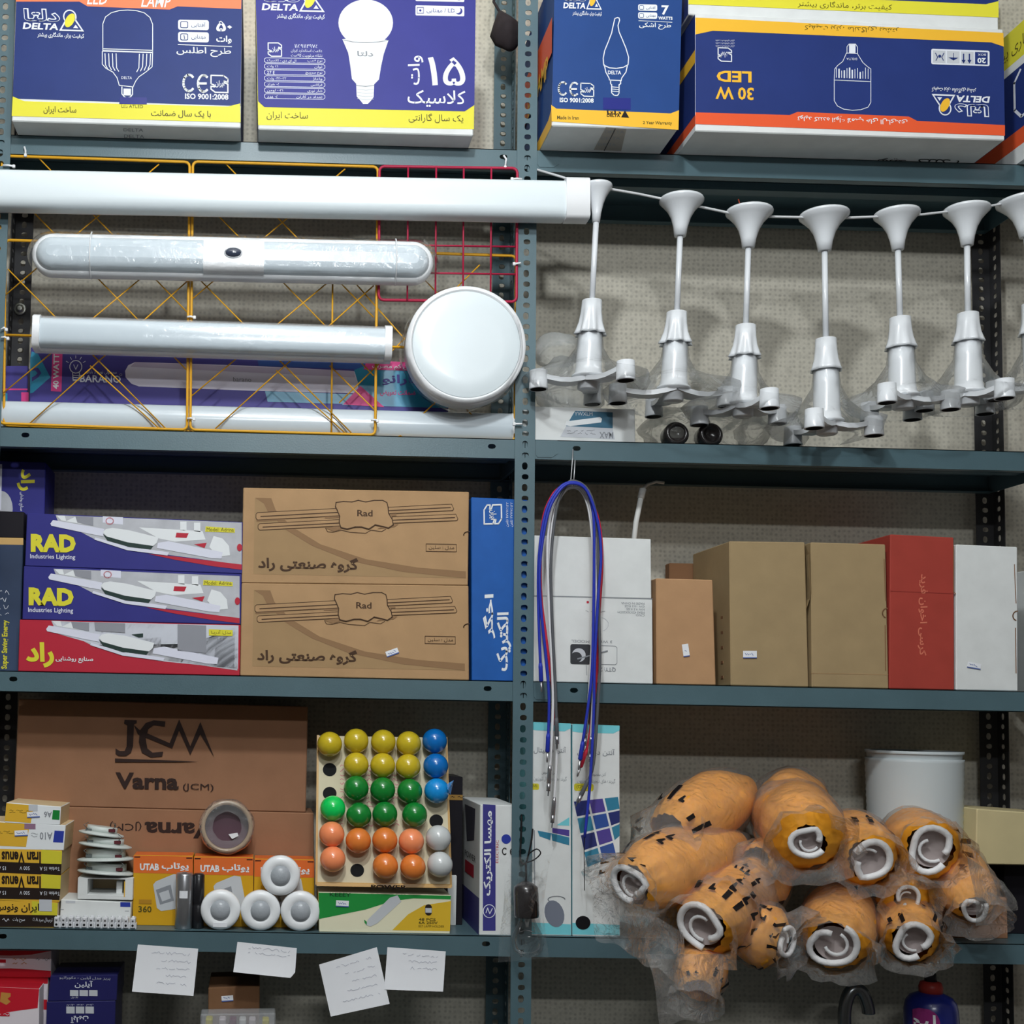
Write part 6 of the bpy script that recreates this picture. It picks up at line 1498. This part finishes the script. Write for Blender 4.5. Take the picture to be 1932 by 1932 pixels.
# cream and wooden boxes at the right end
y = 0.02; mb = MB(); q2_ = quad((1752, 1690), (1900, 1694), (1902, 1768), (1752, 1766), 0.06, Z4); mb.hexa(q2_, 0.15, KRAFTB, 0.0015); F = Front(0.06); mb.rect(F, 1752, 1741, 1902, 1743, KRAFTD, 1); mb.arc(F, 1778, 1708, 18, 16, 0, 360, 1.2, KRAFTD, 1)
tag(mb.build('brown_box'), 'reddish brown box behind the rightmost orange bundle', 'box')
mb = MB(); q4 = quad((1895, 1625), (2020, 1630), (2020, 1770), (1895, 1768), 0.12, Z4); mb.hexa(q4, 0.1, GBLK, 0.0015); tag(mb.build('dark_box'), 'dark box under the cream carton at the right edge', 'box')
zs = max(q4[0].z, q2_[0].z)+0.0008
CREAM = M('cream carton print', (206, 192, 148), 0.6, var=0.05, vscale=12)
mb = MB(); q = quad((1843, 1526), (2010, 1538), (2010, 1634), (1841, 1618), 0.05); dz = zs-min(q[2].z, q[3].z); q[2].z = q[3].z = zs
mb.hexa(q, 0.16, CREAM, 0.002); tag(mb.build('cream_carton'), 'plain cream carton end at the right edge above the dark box', 'carton')
# ------------------------------------------------------------------ orange bundles in printed clear bags
ORB = M('orange fabric', (242, 164, 44), 0.55, var=0.10, vscale=30, bump=0.25, bscale=90); WRING = M('white foam edge', (246, 246, 247), 0.7, bump=0.4, bscale=400)
ORIN = M('roll inside', (176, 164, 162), 0.8); BAG = film('bundle bag film', (250, 246, 242), opac=0.105, rough=0.10, wr=36, strength=1.0, refl=0.55, dist=0.018); BPR = M('black bag print', (30, 26, 26), 0.4)
def sweep(mb, pts, rad, mat, n=26, wob=None, cap=True, mats=None):
    m = len(pts); vs = []; fs = []; e1 = None; ax = []
    for j in range(m):
        t = (pts[min(j+1, m-1)]-pts[max(j-1, 0)]).normalized()
        if e1 is None: e1 = t.cross(Vector((0, 0, 1))).normalized()
        else: e1 = (e1-t*e1.dot(t)).normalized()
        e2 = t.cross(e1)
        for i in range(n):
            a = 2*PI*i/n; r = rad[j]*(1+(wob(j, a) if wob else 0)); vs.append(pts[j]+(e1*math.cos(a)+e2*math.sin(a))*r)
    for j in range(m-1):
        for i in range(n): fs.append((j*n+i, j*n+(i+1) % n, (j+1)*n+(i+1) % n, (j+1)*n+i))
    if mats:
        for k, f in enumerate(fs):
            mb.add([vs[q] for q in f], [(0, 1, 2, 3)], mats(k//n, k % n), True)
    else:
        mb.add(vs, fs, mat, True)
        if cap: mb.add([vs[(m-1)*n+i] for i in range(n)], [tuple(range(n))], mat)
    return mb
def bundle(rc, rr, ec, R, y0, y1, lab, seed, skirt=None, ring=True, prints=True, front=1.0):
    a = P(rc[0], rc[1], y0); b = P(ec[0], ec[1], y1); s = 0.00109
    rd = random.Random(seed); ax = (b-a).normalized(); L = (b-a).length; r_ = rr*s; R_ = R*s*1.1
    t = thing('orange_bundle', lab, 'bundle', Vector(((a.x+b.x)/2, (a.y+b.y)/2, min(a.z, b.z)-R_)), 'orange bundles in clear bags')
    M_ = 12; pts = []; rad = []
    side = Vector((rd.uniform(-1, 1), 0, rd.uniform(-1, 1)))*0.008
    for j in range(M_):
        f = j/(M_-1); pts.append(a+ax*(L*f)+side*math.sin(PI*f))
        rad.append(r_*1.02+(R_-r_*1.02)*min(1, (f/0.22))**0.6 if f < 0.6 else R_*(1-0.45*((f-0.6)/0.4)**2))
    ph = rd.uniform(0, 6)
    mb = MB(); sweep(mb, pts, rad, ORB, 40, lambda j, q: 0.05*math.sin(14*q+ph)*max(0, 1-j/4.0)+0.05*math.sin(3*q+ph+j*0.5)+0.05*noise.noise(Vector((math.cos(q)*1.5, math.sin(q)*1.5+seed, j*0.5)))); mb.build('roll', t)
    if ring:
        e1 = ax.cross(Vector((0, 0, 1))).normalized(); e2 = ax.cross(e1); st = rd.uniform(0, 6)
        mb = MB(); rp = []
        for k in range(23):
            q = st+2*PI*0.90*k/22; rr_ = r_*(1-0.0*k)*(1+0.14*math.sin(2*q+seed)+0.05*math.sin(3*q+2*seed)) if k < 19 else r_*(1-0.10*(k-18))
            rp.append(a-ax*0.006+(e1*math.cos(q)+e2*math.sin(q))*rr_*0.92)
        mb.tube(rp, r_*(0.15+0.04*rd.random()), WRING, 8)
        rp = [a-ax*0.001+(e1*math.cos(st+q*0.35)+e2*math.sin(st+q*0.35))*r_*(0.60-0.018*q) for q in range(rd.randint(5, 12))]
        mb.tube(rp, r_*0.08, WRING, 6); mb.build('foam_edge', t)
        mb = MB(); mb.lathe([(0.004, r_*0.85), (0.012, r_*0.55), (0.02, 0.0001)], a, ax, ORIN, 20, cap=False); mb.build('opening', t)
    # bag: loose sleeve past both ends, mouth towards the viewer
    bp = [a-ax*0.035*front+Vector((0, 0, -0.008)), a-ax*0.018]+pts[:-1]+[b+ax*0.02, b+ax*0.045]; br = [R_*1.18, R_*1.02, max(rad[0]*1.45, R_*0.8)]+[q*1.10 for q in rad[1:-1]]+[rad[-1]*0.9, rad[-1]*0.25]
    nseg = 30; bl_ = {}
    if prints:
        for q in range(5):
            j0 = rd.randint(1, 5); i0 = rd.randint(0, nseg-1)
            for k in range(rd.randint(2, 4)):
                bl_[(j0, (i0+k*2) % nseg)] = 1
                if rd.random() < 0.6: bl_[(j0+1, (i0+k*2) % nseg)] = 1
    mb = MB(); sweep(mb, bp, br, BAG, nseg, lambda j, q: (0.22 if j < 3 else 0.11)*noise.noise(Vector((math.cos(q)*2.2, math.sin(q)*2.2+seed*2, j*0.7)))+0.06*math.sin(9*q+j+seed)*(j < 3), False)
    # printed marks laid just off the film
    o0 = [v.copy() for v in mb.v]
    for (j, i) in bl_:
        i2 = (i+1) % nseg; A, B, C_, D_ = o0[j*nseg+i], o0[j*nseg+i2], o0[(j+1)*nseg+i2], o0[(j+1)*nseg+i]
        nn = (A+B+C_+D_)/4-bp[min(j, len(bp)-1)]; nn.normalize(); nn = nn*0.0006
        def lerp(u, v): return (A*(1-u)+B*u)*(1-v)+(D_*(1-u)+C_*u)*v
        if rd.random() < 0.5: mb.add([lerp(u, v)+nn for u, v in ((0.1, 0.0), (0.8, 0.0), (0.8, 1.0), (0.1, 1.0))], [(0, 1, 2, 3)], BPR)
        else:
            mb.add([lerp(u, v)+nn for u, v in ((0.0, 0.1), (0.9, 0.15), (0.9, 0.4), (0.5, 0.45), (0.45, 0.9), (0.2, 0.9), (0.2, 0.4), (0.0, 0.35))], [(0, 1, 2, 3), (0, 3, 4, 7), (4, 5, 6, 7)], BPR)
    if skirt:
        nx_, nz_ = 12, 8; g = []
        for jj in range(nz_):
            for ii in range(nx_):
                u = ii/(nx_-1); v = jj/(nz_-1)
                (x0, ya), (x1, yb), (x2, yc), (x3, yd) = skirt
                px = (x0*(1-u)+x1*u)*(1-v)+(x3*(1-u)+x2*u)*v; py = (ya*(1-u)+yb*u)*(1-v)+(yd*(1-u)+yc*u)*v
                px += 6*math.sin(v*4+seed); py += 5*math.sin(u*9+seed)*v
                g.append(P(px, py, y0-0.035+0.015*math.sin(u*7+seed)+0.012*noise.noise(Vector((u*4, v*4, seed)))))
        mb.add(g, [(jj*nx_+ii, jj*nx_+ii+1, (jj+1)*nx_+ii+1, (jj+1)*nx_+ii) for jj in range(nz_-1) for ii in range(nx_-1)], BAG, True)
    mb.build('plastic_bag', t)
    return t
bundle((1192, 1668), 36, (1385, 1600), 60, -0.075, 0.10, 'leftmost orange bundle, white ring end facing left beside the mosaic box', 1, skirt=[(1105, 1640), (1235, 1690), (1225, 1810), (1130, 1770)])
bundle((1525, 1588), 30, (1470, 1530), 66, -0.09, 0.16, 'highest orange bundle facing forward with a clean white ring and pleats', 2, prints=False)
bundle((1640, 1622), 36, (1600, 1572), 54, -0.07, 0.14, 'orange bundle just right of the highest one, black marks over its ring', 3)
bundle((1756, 1602), 40, (1712, 1570), 56, -0.055, 0.14, 'orange bundle in front of the white bucket, wide ring with coil inside', 4)
bundle((1838, 1712), 23, (1788, 1610), 44, -0.085, 0.08, 'rightmost orange bundle, drooping with a small ring at its lower end', 5, skirt=[(1830, 1615), (1900, 1665), (1918, 1712), (1838, 1752)], prints=False)
bundle((1325, 1748), 42, (1420, 1668), 60, -0.105, 0.08, 'orange bundle below the leftmost one, large ring hanging over the shelf lip', 6, skirt=[(1225, 1720), (1290, 1760), (1280, 1850), (1205, 1810)])
bundle((1382, 1700), 31, (1462, 1640), 50, -0.055, 0.12, 'orange bundle at the middle left of the heap with a half hidden ring', 7)
bundle((1478, 1775), 30, (1388, 1762), 52, -0.085, -0.01, 'orange bundle lying sideways at the bottom, ring end to the right', 8)
bundle((1574, 1782), 40, (1592, 1692), 58, -0.09, 0.12, 'orange bundle at the bottom centre, oval white ring facing forward', 9, prints=False)
bundle((1722, 1774), 33, (1690, 1704), 50, -0.07, 0.10, 'orange bundle at the bottom right, folded ring above the shelf lip', 10)
bundle((1712, 1694), 22, (1672, 1662), 44, -0.035, 0.12, 'small orange bundle wedged under the bucket side, dark ring', 11)
bundle((1262, 1570), 38, (1400, 1490), 58, 0.03, 0.16, 'orange bundle lying at the top left of the heap, no ring in view', 12, ring=False, front=0.3)
bundle((1318, 1868), 24, (1335, 1800), 38, -0.12, -0.03, 'small pinkish orange bundle in a bag hanging lowest below the shelf', 13, ring=False, skirt=[(1215, 1800), (1362, 1800), (1350, 1925), (1250, 1932)])
bundle((1478, 1528), 40, (1520, 1500), 56, 0.10, 0.20, 'dark orange bundle in shade behind the highest one', 14, ring=False, prints=False, front=0.3)
bundle((1425, 1625), 26, (1490, 1612), 42, 0.0, 0.14, 'plain yellow orange bundle deep in the middle of the heap', 15, ring=False, prints=False, front=0.3)

# ------------------------------------------------------------------ notes taped to the fourth shelf lip
PAPER = M('note paper', (238, 240, 244), 0.6); PENC = M('pencil writing', (196, 199, 210), 0.7)
for cs, rot, lab, sd in ((((260, 1782), (374, 1790), (365, 1879), (249, 1871)), 0.06, 'largest written white note at the left, taped below the battery', 1), (((448, 1777), (560, 1789), (556, 1846), (440, 1834)), 0.1, 'short white note with a clipped corner, second from the left', 2),
                     (((602, 1820), (711, 1787), (735, 1894), (624, 1918)), -0.28, 'white note taped at a tilt, third from the left', 3), (((731, 1787), (841, 1795), (836, 1871), (725, 1867)), 0.03, 'white note partly behind the tilted one, rightmost', 4)):
    y = -0.0045 if sd != 3 else -0.0062; mb = MB(); n = 6
    (x0, ya), (x1, yb), (x2, yc), (x3, yd) = cs; g = []
    for j in range(n):
        v = j/(n-1)
        for i in range(n):
            u = i/(n-1); px = (x0*(1-u)+x1*u)*(1-v)+(x3*(1-u)+x2*u)*v; py = (ya*(1-u)+yb*u)*(1-v)+(yd*(1-u)+yc*u)*v
            if sd == 2 and u == 1 and v == 1: px -= 8; py -= 1
            g.append(P(px, py, y-0.007*v*v-0.002*math.sin(u*3)))
    fs = [(j*n+i, j*n+i+1, (j+1)*n+i+1, (j+1)*n+i) for j in range(n-1) for i in range(n-1)]
    mb.add(g, fs, PAPER, True); mb.add([v+Vector((0, 0.0004, 0)) for v in g], fs, PAPER, True)
    rd = random.Random(sd)
    for r in range({1: 5, 2: 2, 3: 5, 4: 3}[sd]):
        v = 0.14+r*0.16; u = rd.uniform(0.2, 0.5) if sd != 2 else 0.2; prev = None
        while u < 0.9:
            px = (x0*(1-u)+x1*u)*(1-v)+(x3*(1-u)+x2*u)*v; py = (ya*(1-u)+yb*u)*(1-v)+(yd*(1-u)+yc*u)*v+rd.uniform(-2.5, 2.5)
            yy = y-0.007*v*v-0.002*math.sin(u*3)-0.0006
            if prev and rd.random() < 0.8: mb.line(lambda a, b, L=0, yy=yy: P(a, b, yy), [prev, (px, py)], 0.9, PENC, 1)
            prev = (px, py); u += 0.03
    tag(mb.build('paper_note'), lab, 'note', 'white notes taped to the shelf lip')

# ------------------------------------------------------------------ bottom shelf
REDB = M('bright red print', (196, 34, 50), 0.4); GOLDI = M('gold emblem ink', (196, 140, 70), 0.4); PALE = M('pale pink white print', (226, 218, 224), 0.45)
def zq(q, z): q[2].z = z; q[3].z = z; return q
y = 0.010; F = Front(y); mb = MB(); q3 = zq(quad((-50, 1860), (74, 1866), (72, 2080), (-50, 2080), y), Z5); mb.hexa(q3, 0.12, PALE, 0.0012, top=REDB)
mb.poly(F, [(-50, 1860), (74, 1866), (71, 1902), (40, 1906), (0, 1912), (-50, 1914)], REDB, 1); mb.poly(F, [(2, 1872), (20, 1874), (20, 1880), (14, 1884), (20, 1890), (12, 1896), (0, 1890)], GOLDI, 2); mb.rect(F, -10, 1910, 18, 1917, REDB, 2); mb.scribble(F, -6, 1911, 17, 1916, PALE, 3)
tag(mb.build('red_box'), 'red and white box with a gold emblem, nearest of the red boxes', 'box', 'red and white boxes at the left end of the bottom shelf')
y = 0.050; F = Front(y); mb = MB(); q2 = zq(quad((-50, 1840), (92, 1842), (88, 2070), (-50, 2068), y+0.09), Z5)
q2 = zq([P(-50, 1841, 0.065), P(91, 1844, 0.065), P(88, 2000, 0.065), P(-50, 2000, 0.065)], Z5); mb.hexa(q2, 0.1, PALE, 0.0012); F = Front(0.065)
mb.poly(F, [(-50, 1841), (91, 1844), (90, 1856), (40, 1858), (-50, 1860)], REDB, 1); mb.poly(F, [(60, 1885), (89, 1886), (88, 1905), (60, 1904)], REDB, 1)
tag(mb.build('red_box'), 'red and white box standing behind the one with the gold emblem', 'box', 'red and white boxes at the left end of the bottom shelf')
mb = MB(); q1 = [P(-50, 1792, 0.06), P(97, 1793, 0.06), P(96, 1842, 0.06), P(-50, 1842, 0.06)]; q1[2].z = q1[3].z = max(q2[0].z, q2[1].z)+0.0006; F = Front(0.06)
mb.hexa(q1, 0.1, PALE, 0.0012); mb.poly(F, [(-50, 1793), (97, 1794), (60, 1801), (20, 1803), (-50, 1801)], REDB, 1); mb.poly(F, [(-50, 1828), (20, 1827), (60, 1829), (96, 1832), (96, 1844), (-50, 1842)], REDB, 1); mb.scribble(F, 68, 1806, 84, 1814, GREYP, 2); mb.scribble(F, 24, 1806, 46, 1820, GOLDI, 2, 2); mb.rect(F, -8, 1810, 11, 1816, REDB, 2)
tag(mb.build('red_box'), 'topmost red and white box, directly under the fourth shelf lip', 'box', 'red and white boxes at the left end of the bottom shelf')
INDB = M('deep blue box print', (34, 34, 92), 0.35, coat=0.2)
y = 0.03; F = Front(y)
qb = zq([P(88, 1890, y), P(218, 1888, y), P(214, 2060, y), P(84, 2060, y)], Z5); mb = MB(); mb.hexa(qb, 0.13, INDB, 0.0012)
for k in range(3): mb.rect(F, 125+k*18, 1899, 141+k*18, 1912, LGREY, 1)
mb.text(F, 'آیلین', 133, 1916, 167, 1930, LOGOS, 1, rot=180, bold=0.015); mb.text(F, 'تک پل', 126, 1894, 140, 1898, LOGOS, 1, rot=180); mb.text(F, 'دو پل', 145, 1894, 158, 1898, LOGOS, 1, rot=180); mb.text(F, 'تبدیل', 163, 1894, 176, 1898, LOGOS, 1, rot=180)
tag(mb.build('blue_box'), 'dark blue box printed upside down, lower of two on the bottom shelf', 'box', 'dark blue boxes on the bottom shelf')
qa = [P(95, 1841, y), P(222, 1839, y), P(220, 1888, y), P(90, 1890, y)]; qa[2].z = qb[1].z+0.0006; qa[3].z = qb[0].z+0.0006; mb = MB(); mb.hexa(qa, 0.13, INDB, 0.0012)
for k in range(3): mb.rect(F, 132+k*18, 1868, 148+k*18, 1879, LGREY, 1)
mb.text(F, 'آیلین', 141, 1850, 175, 1864, LOGOS, 1, bold=0.015); mb.text(F, 'پریز مدل آیلین - دکوراتیو', 112, 1841, 208, 1848, LGREY, 1); mb.text(F, 'تک پل', 134, 1880, 147, 1884, LOGOS, 1)
tag(mb.build('blue_box'), 'dark blue box printed upright, upper of two on the bottom shelf', 'box', 'dark blue boxes on the bottom shelf')
y = 0.06; mb = MB(); q = zq([P(393, 1864, y), P(490, 1860, y), P(489, 2040, y), P(393, 2040, y)], Z5); mb.hexa(q, 0.15, KRAFTD, 0.0015)
o = tag(mb.build('brown_box'), 'dark brown box with a price sticker under the short white note', 'box'); sticker(o, Front(y), 429, 1884, 22, 11, -4, 31)
# clear box of small parts
y = 0.01; q = [P(378, 1914, y), P(520, 1912, y), P(518, 2090, y), P(376, 2090, y)]; zq(q, Z5)
t = thing('parts_box', 'clear plastic box of small coloured parts at the bottom edge', 'box', ((q[2].x+q[3].x)/2, y+0.02, Z5))
mb = MB(); mb.hexa(q, 0.045, film('clear box plastic', (225, 228, 232), opac=0.28, wr=8, strength=0.1), 0.002); mb.build('case', t)
rd = random.Random(6); h = q[0].z-Z5; xw = q[2].x-q[3].x
for k, (f, cc) in enumerate(((0.10, LEMG), (0.28, PALE), (0.42, M('plum part', (110, 40, 80), 0.4)), (0.55, WPL), (0.68, PALE), (0.86, LEMG))):
    mb = MB(); mb.box((q[3].x+xw*f, y+0.022, Z5+h*0.49), (0.014, 0.03, h*0.9), cc, 0.002); mb.build('part', t)
# faucet
FAU = M('dull chrome', (120, 124, 126), 0.25, 0.85); y = 0.12
mb = MB(); mb.tube(smooth([P(1596, 2010, y), P(1594, 1950, y), P(1594, 1905, y), P(1602, 1875, y), P(1615, 1866, y), P(1628, 1874, y), P(1637, 1898, y), P(1639, 1912, y)]), 0.0135, FAU, 14)
b = P(1596, 2010, y); b.z = Z5; mb.lathe([(0, 0.026), (0.006, 0.026), (0.012, 0.016), (0.06, 0.013), (0.11, 0.0125)], b, (0, 0, 1), FAU, 24); mb.tube([b, P(1596, 2005, y)], 0.0135, FAU, 14)
tag(mb.build('faucet'), 'grey gooseneck tap standing on the bottom shelf, curved top in view', 'tap')
# blue bottle
y = 0.10; c = P(1757, 1935, y); c.z = Z5; k = 0.00114
def zz(py): return P(1757, py, y).z-Z5
t = thing('bottle', 'blue plastic bottle with red collar and black cap on the bottom shelf', 'bottle', c)
BLB = M('deep blue bottle plastic', (30, 40, 120), 0.3, coat=0.3); RCO = M('red collar plastic', (150, 50, 44), 0.4)
mb = MB(); mb.lathe([(0, 46*k), (0.004, 47*k), (zz(1930), 47*k), (zz(1905), 46*k), (zz(1890), 43*k), (zz(1880), 36*k), (zz(1874), 24*k), (zz(1872), 20*k)], c, (0, 0, 1), BLB, 36); mb.build('body', t)
mb = MB(); mb.lathe([(zz(1876), 20*k), (zz(1862), 21*k), (zz(1853), 18*k), (zz(1851), 12*k)], c, (0, 0, 1), RCO, 28); mb.build('collar', t)
mb = MB(); mb.lathe([(zz(1853), 11*k), (zz(1838), 10*k), (zz(1834), 8*k), (zz(1832), 3*k)], c, (0, 0, 1), GBLK, 20); mb.build('cap', t)
mb = MB(); MAG = M('magenta label print', (150, 50, 120), 0.4)
def Cyl(r):
    def f(px, py, L=0):
        x = P(px, py, y-r).x-c.x; x = max(-r*0.95, min(r*0.95, x)); return Vector((c.x+x, c.y-math.sqrt((r+0.0006*(L+1))**2-x*x), P(px, py, y-r).z))
    return f
G = Cyl(47*k)
for k in range(10):
    y0_, y1_ = 1906+k*5.4, 1906+(k+1)*5.4
    for i in range(10):
        e0 = 24*math.sqrt(max(0, 1-((y0_-1934)/29)**2)); e1_ = 24*math.sqrt(max(0, 1-((y1_-1934)/29)**2))
        if e0 < 1 and e1_ < 1: continue
        u0_, u1_ = -1+i*0.2, -0.8+i*0.2
        mb.add([G(1750+u0_*e0, y0_, 1), G(1750+u1_*e0, y0_, 1), G(1750+u1_*e1_, y1_, 1), G(1750+u0_*e1_, y1_, 1)], [(0, 1, 2, 3)], MAG)
mb.text(G, 'لیو', 1731, 1915, 1766, 1945, WHITE, 4, bold=0.02); mb.build('label', t)
